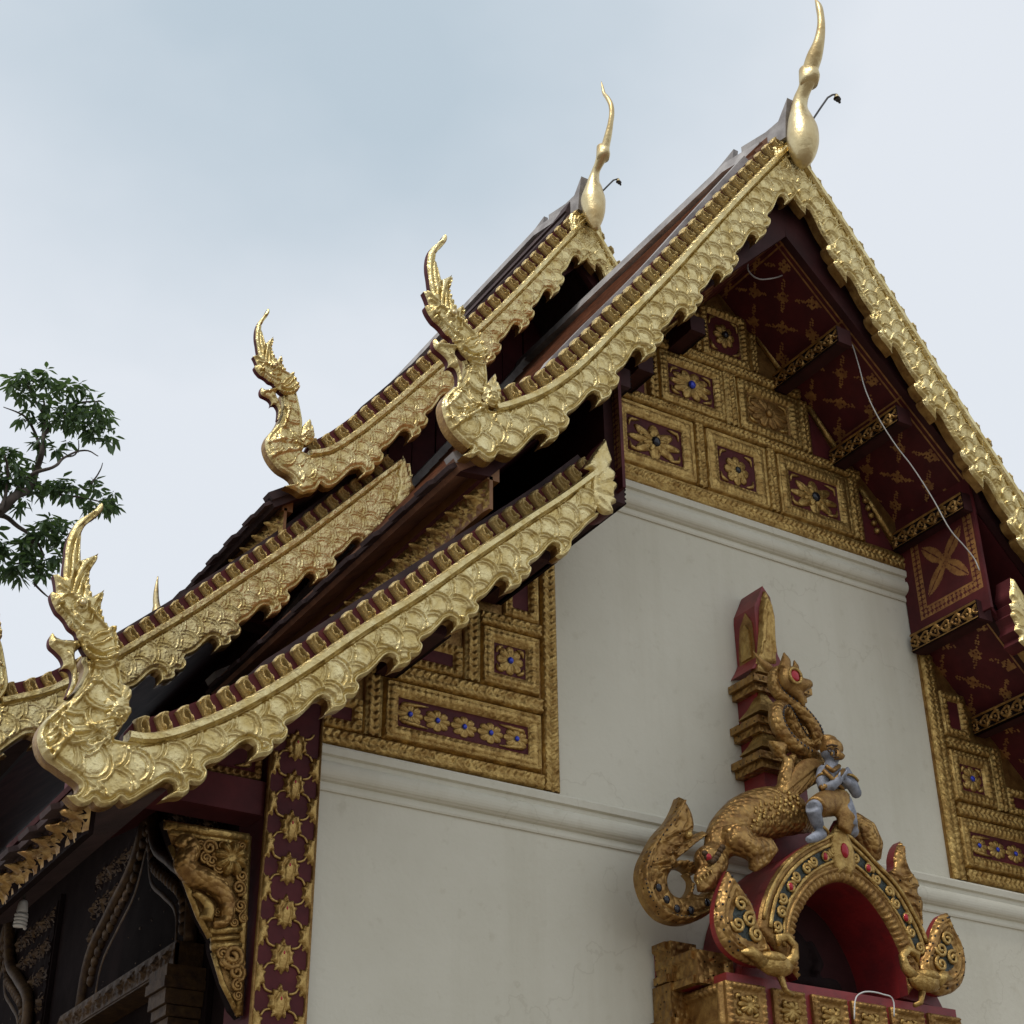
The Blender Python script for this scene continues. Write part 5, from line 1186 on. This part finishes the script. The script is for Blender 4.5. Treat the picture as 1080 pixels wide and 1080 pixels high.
for i in range(34):
    t = i / 33; L = np.array([(390, 130), (330, 235), (230, 365), (150, 480), (120, 580), (118, 680), (150, 790), (230, 890), (350, 930), (450, 935)]); j = min(int(t * 9), 8); p = L[j] + (L[j + 1] - L[j]) * (t * 9 - j)
    p = at(S6([tuple(p)]), YD)[0]; mm.ball((p[0], YD - .032, p[1]), .007, 0, 6, 4)
mm.obj('dark_studs', ['black'], db)

YC = 6.14
rd = thing('dragon_head_relief', 'narrow gold dragon crest standing behind the arch above its far foot', 'stucco figure', (6.2, 6.3, 4.0), 'stucco creatures on the shrine')
rr_ = relief('head', spl(at(S5([(160, 40), (178, 110), (188, 160), (212, 215), (256, 280), (250, 335), (262, 360), (278, 385), (275, 470), (274, 540), (248, 545), (235, 470), (205, 430), (185, 390), (150, 340), (105, 270), (95, 212), (120, 192), (122, 130), (138, 70)]), 6.22), None, True, 58, 4), 6.22, rd, ('gold_carved', 'red'), .06, .007, .03, .035,
       carve([at(S5(l), 6.22) for l in ([(158, 80), (158, 150), (175, 200)], [(140, 110), (150, 180)], [(110, 230), (150, 260), (200, 250)], [(130, 270), (190, 310), (240, 300)], [(170, 340), (220, 370), (250, 370)], [(210, 400), (250, 440), (260, 520)], [(170, 215), (200, 240), (180, 265)])], .006, .016))
def remesh(o, v):
    r = o.modifiers.new('skin', 'REMESH'); r.mode = 'VOXEL'; r.voxel_size = v; r.use_smooth_shade = True
    s = o.modifiers.new('soft', 'SMOOTH'); s.factor = .5; s.iterations = 2
    return o
def p3(px, y): q = at([px], y)[0]; return np.array([q[0], y, q[1]])
# crouching beast
beast = thing('crouching_beast', 'scaly orange-gold beast crouching head down along the shrine roof', 'stucco figure', tuple(p3((810, 890), YC)), 'stucco creatures on the shrine')
B6 = lambda x, y, yo=0.0: p3((740 + x / 6, 740 + y / 6), YC + yo)
mm = Mesh()
sp = [B6(60, 1020), B6(90, 960), B6(140, 850, .02), B6(230, 780, .03), B6(350, 720, .03), B6(470, 700, .02), B6(580, 715, .02), B6(650, 760, .05), B6(720, 800, .08)]
sp = spl(np.array(sp), None, False, 170, 4); n = len(sp); R = np.interp(np.linspace(0, 1, n), [0, .12, .25, .42, .6, .75, .88, 1], [.055, .075, .10, .135, .145, .12, .07, .02]); mm.tube(sp, np.stack([R, R * .8], 1), 0, 16)
for pts, r in (([B6(230, 850, -.07), B6(220, 905, -.10), B6(300, 930, -.12), B6(390, 920, -.11), B6(400, 880, -.11)], [.09, .075, .062, .055, .04]), ([B6(400, 890, -.11), B6(430, 930, -.11), B6(390, 990, -.10), B6(345, 1030, -.10), B6(320, 1050, -.11)], [.045, .05, .042, .036, .03]),
               ([B6(560, 720, -.02), B6(540, 600, -.02), B6(530, 480, -.03), B6(550, 380, -.03), B6(590, 340, -.02)], [.065, .052, .044, .034, .02]), ([B6(500, 340, -.02), B6(450, 275, -.03), B6(530, 290, -.03)], [.035, .04, .03]),
               ([B6(940, 730, .08), B6(1010, 820, .06), B6(1060, 920, .06), B6(1080, 1010, .08)], [.05, .09, .085, .05])): mm.tube(np.array(pts), r, 0, 10)
mm.ball(B6(60, 1010, -.03), (.10, .08, .085)); mm.tube([B6(70, 1040, -.05), B6(10, 1100, -.06), B6(-40, 1130, -.06)], [.05, .045, .02], 0, 10); mm.tube([B6(80, 1060, -.05), B6(40, 1160, -.06), B6(-20, 1190, -.06)], [.05, .04, .02], 0, 10)
bb = mm.obj('body', ['gold_scaly'], beast); remesh(bb, .014)
mm = Mesh()
for (x, y) in ((290, 600), (330, 585), (375, 565), (415, 580), (250, 640), (205, 680), (170, 725)):
    a = B6(x, y + 70, .03); b = B6(x + 10, y - 15, .03); mm.tube([a, (a + b) / 2, b], [.05, .03, .004], 0, 6)
mm.obj('back_crest', ['gold_old'], bb)
mm = Mesh()
for i in range(170):
    t = rng.uniform(.42, .72); j = int(t * (n - 1)); r = R[j]; a = rng.uniform(.15, 2.5); s = sp[j]
    mm.ball((s[0] + .3 * r * math.cos(a) , s[1] - r * .82 * math.sin(a), s[2] + r * .93 * math.cos(a)), (.012, .008, .012), 0, 6, 4)
mm.obj('scales', ['gold_old'], bb)
mm = Mesh(); mm.ball(B6(40, 985, -.11), .02); mm.obj('eye', ['redglass'], bb)
mm = Mesh()
for k in range(9):
    q = B6(20 + 14 * k, 960 + 50 * math.sin(k * .5), -.11); mm.ball(q, (.018, .014, .016), 0, 8, 5)
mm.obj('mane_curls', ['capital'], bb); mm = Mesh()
for k in range(5): q = B6(-30 + 22 * k, 1130 - 16 * k, -.10); mm.tube([q, q + np.array([0, -.01, -.03])], [.008, .002], 0, 5)
mm.obj('teeth', ['gold_old'], bb)
# winged serpent winding up the spire
serp = thing('winding_serpent', 'gold serpent with a red eye winding up the front of the spire', 'stucco figure', tuple(p3((840, 770), YC)), 'stucco creatures on the shrine')
pth = [(826, 706), (817, 711), (816, 722), (823, 733), (838, 744), (851, 757), (860, 771), (861, 783), (853, 786), (842, 774), (833, 758), (826, 747), (819, 751), (820, 763), (830, 779), (845, 791), (860, 800)]
yo = [0, 0, -.01, -.02, -.02, -.02, -.02, .0, .03, .04, .03, .0, -.04, -.05, -.05, -.04, 0]
L = spl(np.array([p3(p, 6.16 + o) for p, o in zip(pth, yo)]), None, False, 170, 4); n = len(L); R = np.interp(np.linspace(0, 1, n), [0, .15, .5, .85, 1], [.032, .037, .042, .046, .042])
mm = Mesh(); mm.tube(L, np.stack([R * 1.0, R * 1.0], 1), 0, 14); bd = mm.obj('body', ['gold_scaly'], serp)
mm = Mesh()
for i in range(4, n - 3, 1): mm.ball(L[i] + np.array([R[i] * .35, -R[i] * .92, 0.0]), (.009, .006, .009), 0, 6, 4)
mm.obj('dark_studs', ['black'], bd)
hd = p3((831, 717), 6.10)
mm = Mesh(); mm.ball(hd, (.062, .055, .078)); mm.tube([hd + np.array([.02, -.01, -.01]), hd + np.array([.09, -.02, -.02]), hd + np.array([.135, -.02, .0]), hd + np.array([.14, -.02, .02])], [.055, .042, .03, .012], 0, 10); mm.tube([hd + np.array([.02, 0, -.05]), hd + np.array([.08, 0, -.09]), hd + np.array([.10, 0, -.14])], [.04, .03, .01], 0, 8)
mm.tube([hd + np.array([-.02, 0, .06]), hd + np.array([.0, 0, .12]), hd + np.array([-.01, 0, .17])], [.04, .03, .005], 0, 8); mm.tube([hd + np.array([.05, 0, .06]), hd + np.array([.07, 0, .10]), hd + np.array([.06, 0, .14])], [.03, .02, .004], 0, 8)
mm.tube([p3((812, 706), 6.10), p3((803, 698), 6.10), p3((792, 684), 6.12)], [.03, .02, .003], 0, 8)
hh = mm.obj('head', ['gold_dull'], serp); remesh(hh, .01)
mm = Mesh(); e = hd + np.array([.0, -.06, .0]); mm.ball(e, (.034, .012, .036)); mm.obj('eye', ['redglass'], hh)
mm = Mesh(); mm.tube([e + np.array([.042 * math.cos(a), -.005, .045 * math.sin(a)]) for a in np.linspace(0, 6.28, 16)], .009, 0, 6); mm.obj('eye_ring', ['gold_old'], hh)
wo = spl(at(Q6([(505, 590), (525, 520), (560, 450), (600, 400), (640, 368), (700, 358), (765, 385), (770, 410), (740, 440), (742, 500), (690, 540), (630, 585), (570, 622)]), 6.09), None, True, 60, 4)
c0 = at(Q6([(770, 380)]), 6.09)[0]
relief('wing', wo, 6.09, serp, ('gold_dull', 'gold_dull'), .05, .006, .025, .03, carve([[c0 + (p - c0) * .25, p] for p in at(Q6([(520, 590), (535, 600), (550, 612), (580, 610), (610, 592), (640, 575), (670, 550), (700, 530), (730, 505)]), 6.09)], .004, -.012))

# kneeling figure with folded hands
fig = thing('kneeling_figure', 'pale blue kneeling statue with golden mask and loincloth, hands folded on its chest', 'statue', tuple(p3((878, 880), 6.05)))
YK = 6.05
G = lambda x, y, o=0.0: p3((x, y), YK + o)
mm = Mesh()
mm.tube([G(881, 848), G(880, 838), G(879, 826), G(878, 816), G(877, 810)], [(.075, .06), (.06, .05), (.072, .055), (.088, .055), (.05, .045)], 0, 14)
mm.tube([G(877, 812), G(877, 803), G(877, 798)], [.045, .035, .035], 0, 10); mm.ball(G(877, 793, -.01), (.058, .062, .066), 0, 16, 10)
mm.tube([G(870, 812), G(867, 822, -.01), G(870, 834, -.03)], [.042, .038, .032], 0, 10); mm.tube([G(870, 834, -.03), G(877, 829, -.075), G(886, 822, -.095)], [.032, .028, .021], 0, 10)
mm.tube([G(888, 813), G(896, 823, -.01), G(904, 838, -.02)], [.042, .038, .030], 0, 10); mm.tube([G(904, 838, -.02), G(898, 829, -.06), G(890, 822, -.09)], [.030, .027, .021], 0, 10)
for k in range(4):
    mm.tube([G(887 + k * .9, 823 - k * 1.2, -.10), G(890 + k * .8, 818 - k * 1.3, -.112), G(891.5 + k * .6, 814.5 - k * 1.0, -.105)], [.009, .008, .006], 0, 6)
mm.tube([G(886, 824, -.10), G(885, 818, -.115), G(886.5, 814, -.115)], [.010, .009, .007], 0, 6)
mm.tube([G(876, 846, -.01), G(866, 849, -.06), G(857, 853, -.10)], [.06, .05, .042], 0, 12); mm.tube([G(857, 853, -.10), G(861, 865, -.08), G(866, 878, -.05)], [.04, .036, .025], 0, 12); mm.tube([G(867, 879, -.05), G(860, 883, -.08), G(852, 886, -.10)], [.032, .028, .018], 0, 10)
mm.tube([G(886, 847, -.01), G(893, 860, -.04), G(896, 872, -.04)], [.068, .056, .046], 0, 12); mm.tube([G(896, 872, -.04), G(899, 877, .03), G(895, 878, .09)], [.044, .036, .026], 0, 10)
fb = mm.obj('body', ['skin'], fig); remesh(fb, .0075)
mm = Mesh(); mm.ball(G(877, 790, -.012), (.064, .068, .058), 0, 16, 10); mm.tube([G(876, 784), G(871, 779), G(868, 775)], [.05, .035, .006], 0, 10); mm.tube([G(881, 796, -.06), G(888, 798, -.07), G(891, 797, -.07)], [.032, .022, .006], 0, 8)
hk = mm.obj('headdress', ['gold_dull'], fig); remesh(hk, .009)
mm = Mesh()
for (x, y) in ((875, 791), (882, 791)):
    q = G(x, y, -.075); mm.tube([q + np.array([.014 * math.cos(a), 0, .012 * math.sin(a)]) for a in np.linspace(0, 6.28, 12)], .004, 0, 5)
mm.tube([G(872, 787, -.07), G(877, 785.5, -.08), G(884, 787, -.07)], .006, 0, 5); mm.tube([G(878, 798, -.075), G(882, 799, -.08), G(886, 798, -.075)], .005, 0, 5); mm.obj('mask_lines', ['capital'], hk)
mm = Mesh(); mm.ball(G(877, 795, -.07), (.008, .012, .012)); mm.obj('nose', ['gold_dull'], hk)
mm = Mesh(); mm.tube([G(881, 838, -.005), G(881, 847, -.005), G(881, 853, -.005)], [(.085, .072), (.098, .085), (.09, .08)], 0, 14); mm.tube([G(877, 846, -.015), G(867, 849, -.06), G(860, 852, -.09)], [.078, .068, .058], 0, 12); mm.tube([G(886, 848, -.02), G(893, 862, -.06), G(890, 876, -.06)], [(.07, .05), (.07, .04), (.05, .02)], 0, 10)
kl = mm.obj('loincloth', ['gold_dull'], fig); remesh(kl, .009)
mm = Mesh()
for a, b in (((868, 812), (889, 832)), ((890, 812), (872, 832))): mm.tube([G(*a, -.06), G((a[0] + b[0]) / 2, (a[1] + b[1]) / 2, -.085), G(*b, -.06)], .012, 0, 6)
mm.tube([G(871, 828, -.062), G(868, 833, -.05), G(866, 830, -.03)], .016, 0, 6); mm.tube([G(871, 808, -.05), G(878, 813, -.075), G(885, 808, -.05)], .013, 0, 6); mm.obj('sash', ['gold_dull'], fig)
for c, r in ((G(868.5, 821, -.01), .043), (G(896, 822, -.01), .043), (G(866, 876, -.055), .036)):
    mm = Mesh(); mm.tube([c + np.array([r * math.cos(a), r * math.sin(a), .012 * math.sin(2 * a)]) for a in np.linspace(0, 6.28, 14)], .008, 0, 5, (0, 0, 1)); mm.obj('armlet', ['gold_old'], fig)
mm = Mesh(); mm.tube([G(880, 839, 0) + np.array([.074 * math.cos(a), .064 * math.sin(a), 0]) for a in np.linspace(0, 6.28, 18)], .012, 0, 6, (0, 0, 1)); mm.obj('belt', ['gold_old'], fig)
# dark seated figure inside the niche
bud = thing('seated_figure', 'dark seated statue half hidden in the arched niche', 'statue', (5.66, 6.28, 3.62))
mm = Mesh(); c = np.array([5.58, 6.30, 3.62])
mm.tube([c + np.array([0, 0, z]) for z in (.04, .12, .22, .30, .34)], [(.14, .09), (.10, .075), (.115, .075), (.09, .06), (.035, .035)], 0, 12); mm.ball(c + np.array([0, -.01, .41]), (.055, .06, .07)); mm.ball(c + np.array([0, 0, .48]), (.02, .02, .03))
for s in (-1, 1):
    mm.tube([c + np.array([s * .11, 0, .28]), c + np.array([s * .15, -.03, .17]), c + np.array([s * .06, -.10, .10])], [.04, .035, .025], 0, 8); mm.tube([c + np.array([s * .06, 0, .05]), c + np.array([s * .20, -.06, .04]), c + np.array([-s * .02, -.12, .03])], [.07, .06, .035], 0, 10)
sb = mm.obj('body', ['dark'], bud); remesh(sb, .012)
# thin wire drooping over the plinth
wr = spl(at3([(901, 1075), (903, 1052), (909, 1047), (918, 1046), (932, 1049), (941, 1053), (943, 1072)], 5.985), None, False, 170, 4)
mm = Mesh(); mm.tube(wr, .004, 0, 5); tag(mm.obj('thin_wire', ['wire']), 'thin pale wire looped over the front of the shrine plinth', 'wire')
# ------------------------------------------------------------------ cables and bulb
L = spl(np.array([p3(p, y) for p, y in (((852, 266), 6.3), ((858, 285), 5.95), ((870, 318), 5.92), ((886, 345), 5.90), ((896, 358), 5.90), ((905, 383), 5.90), ((913, 412), 5.90), ((925, 438), 5.90), ((945, 470), 5.89), ((962, 492), 5.88), ((985, 528), 5.87), ((1003, 560), 5.86), ((1018, 577), 5.86), ((1028, 590), 5.86), ((1034, 603), 5.86), ((1040, 608), 5.9))]), None, False, 170, 4)
mm = Mesh(); mm.tube(L, .004, 0, 6); tag(mm.obj('hanging_cable', ['wire']), 'long white cable hanging slack under the far eave of the front gable', 'cable')
L = spl(np.array([p3(p, 6.0) for p in ((800, 262), (791, 274), (789, 285), (797, 293), (812, 294), (826, 290), (838, 282), (846, 272))]), None, False, 170, 4)
mm = Mesh(); mm.tube(L, .005, 0, 6); tag(mm.obj('slack_wire', ['grey']), 'short grey wire looped in the shadow near the gable peak', 'cable')
b0 = p3((25, 950), 7.35); bl_ = thing('spiral_bulb', 'white spiral light bulb hanging under the dark porch eave', 'light bulb', tuple(b0))
mm = Mesh(); mm.tube([b0 + np.array([0, 0, .35]), b0], .006, 0, 6); mm.obj('flex', ['rod'], bl_)
mm = Mesh(); mm.tube([b0 + np.array([0, 0, z]) for z in (.0, -.012, -.05, -.055)], [.016, .022, .026, .024], 0, 14); mm.obj('socket', ['lamp'], bl_)
mm = Mesh(); mm.tube([b0 + np.array([.024 * math.cos(t), .024 * math.sin(t), -.06 - .0026 * t]) for t in np.linspace(0, 8 * math.pi, 70)], .0085, 0, 7, (0, 0, 1)); mm.obj('spiral_tube', ['lamp'], bl_)
# slender finial on the far end of the roof
mm = Mesh(); q = [p3((x, y), 14.0) for x, y in ((168, 700), (167.5, 660), (166, 645), (164.5, 632), (165, 620), (166.5, 608))]
mm.tube(spl(np.array(q), None, False, 170, 4), np.interp(np.linspace(0, 1, 21), [0, .35, .5, .75, 1], [.09, .07, .035, .025, .006]), 0, 10); tag(mm.obj('slender_finial', ['gold_smooth']), 'thin gold spike rising over the distant roof edge', 'finial')

# ------------------------------------------------------------------ tree behind
YT = 16.0
tree = thing('tree', 'dark leafy tree branch reaching in beside the lowest naga, against pale sky', 'tree', (1.9, YT, 0))
N4 = lambda x, y: (x / 4.157, 380 + y / 4.157)
mm = Mesh()
def limb(pts, r0, r1, dy=0.0):
    P = spl(np.array([p3(N4(*p), YT + dy + .12 * math.sin(i * 1.7)) for i, p in enumerate(pts)]), None, False, 170, 5); mm.tube(P, np.linspace(r0, r1, len(P)), 0, 8)
tb = p3(N4(-260, 900), YT)
mm.tube(spl(np.array([(1.9, YT, -.1), (1.85, YT + .1, 3.0), (1.75, YT, 6.0), tuple(tb)]), None, False, 170, 6), np.interp(np.linspace(0, 1, 19), [0, .1, 1], [.26, .18, .08]), 0, 12)
limb([(-260, 900), (-120, 740), (0, 660), (60, 600), (130, 562), (160, 480), (185, 400), (190, 330), (200, 250), (190, 160)], .075, .010)
limb([(60, 600), (100, 540), (150, 495), (230, 470), (285, 425), (370, 395), (430, 420)], .032, .006, -.1); limb([(130, 585), (200, 580), (280, 592), (350, 600), (440, 620)], .02, .008, .1)
limb([(-120, 740), (0, 680), (80, 730), (150, 780), (190, 850)], .036, .012, .1); limb([(150, 780), (100, 880), (40, 890)], .018, .008); limb([(150, 980), (190, 1020), (215, 1040)], .015, .006); limb([(190, 850), (150, 980)], .02, .012)
limb([(0, 660), (30, 560), (30, 450), (20, 420)], .024, .01, -.2); limb([(190, 330), (260, 250), (340, 190), (440, 180)], .025, .008, .1); limb([(185, 400), (120, 260), (80, 230), (15, 205)], .02, .005); limb([(200, 250), (130, 130), (110, 60)], .018, .006)
limb([(285, 425), (340, 400), (345, 350)], .012, .005); limb([(400, 540), (440, 480), (450, 450)], .012, .004); limb([(-260, 900), (-420, 700), (-500, 450)], .08, .02)
mm.obj('trunk', ['bark'], tree)
CL = [(100, 85, 62), (160, 125, 75), (205, 75, 50), (245, 150, 60), (330, 145, 62), (400, 195, 70), (460, 225, 45), (300, 235, 70), (370, 275, 62), (230, 245, 62), (130, 255, 50), (440, 305, 52), (180, 365, 52), (262, 360, 42), (60, 100, 30), (475, 330, 30),
      (30, 430, 62), (60, 515, 62), (120, 450, 52), (0, 500, 52), (210, 520, 50), (270, 540, 50), (340, 560, 52), (400, 555, 50), (462, 600, 48), (500, 640, 36), (390, 640, 40), (170, 560, 50), (100, 620, 36),
      (200, 700, 60), (260, 735, 62), (200, 790, 70), (120, 800, 60), (240, 860, 50), (60, 860, 60), (150, 880, 60), (20, 830, 50), (100, 945, 50), (30, 930, 42), (180, 930, 40), (275, 790, 35),
      (-80, 420, 80), (-120, 560, 90), (-60, 800, 90), (-200, 760, 110), (-160, 250, 100), (-320, 420, 120), (-420, 560, 120), (-500, 420, 120), (-300, 850, 110)]
V = []; F = []; kk = 0
for (cx, cy, r) in CL:
    nl = int(40 * (r / 55) ** 2)
    for tw in range(max(3, nl // 7)):
        a0 = rng.uniform(0, 2 * math.pi); rad = r * math.sqrt(rng.uniform(0, 1)); dep = rng.uniform(-1, 1) * r / 4.157 * .0095 * 1.2
        base = p3(N4(cx + rad * math.cos(a0), cy + rad * math.sin(a0) * .9), YT + dep)
        for j in range(8):
            az = 2 * math.pi * j / 8 + rng.uniform(-.5, .5); el = rng.uniform(-1.25, .25); ln = rng.uniform(.10, .18); wd = ln * rng.uniform(.27, .36)
            d = np.array([math.cos(az) * math.cos(el), math.sin(az) * math.cos(el), math.sin(el)]); sd_ = np.cross(d, (rng.normal() * .4, rng.normal() * .4, 1)); sd_ /= np.linalg.norm(sd_) + 1e-9; up = np.cross(sd_, d)
            b = base + d * .02; drop = np.array([0, 0, -ln * .12])
            V += [b, b + d * ln * .35 + sd_ * wd * .5 + up * .006, b + d * ln * .75 + sd_ * wd * .38 + drop * .5, b + d * ln + drop, b + d * ln * .75 - sd_ * wd * .38 + drop * .5, b + d * ln * .35 - sd_ * wd * .5 + up * .006, b + d * ln * .5 - up * .006 + drop * .3]
            F += [(kk, kk + 1, kk + 6), (kk + 1, kk + 2, kk + 6), (kk + 2, kk + 3, kk + 6), (kk + 3, kk + 4, kk + 6), (kk + 4, kk + 5, kk + 6), (kk + 5, kk, kk + 6)]; kk += 7
build('crown', V, F, ['leaf'], tree, None, False)
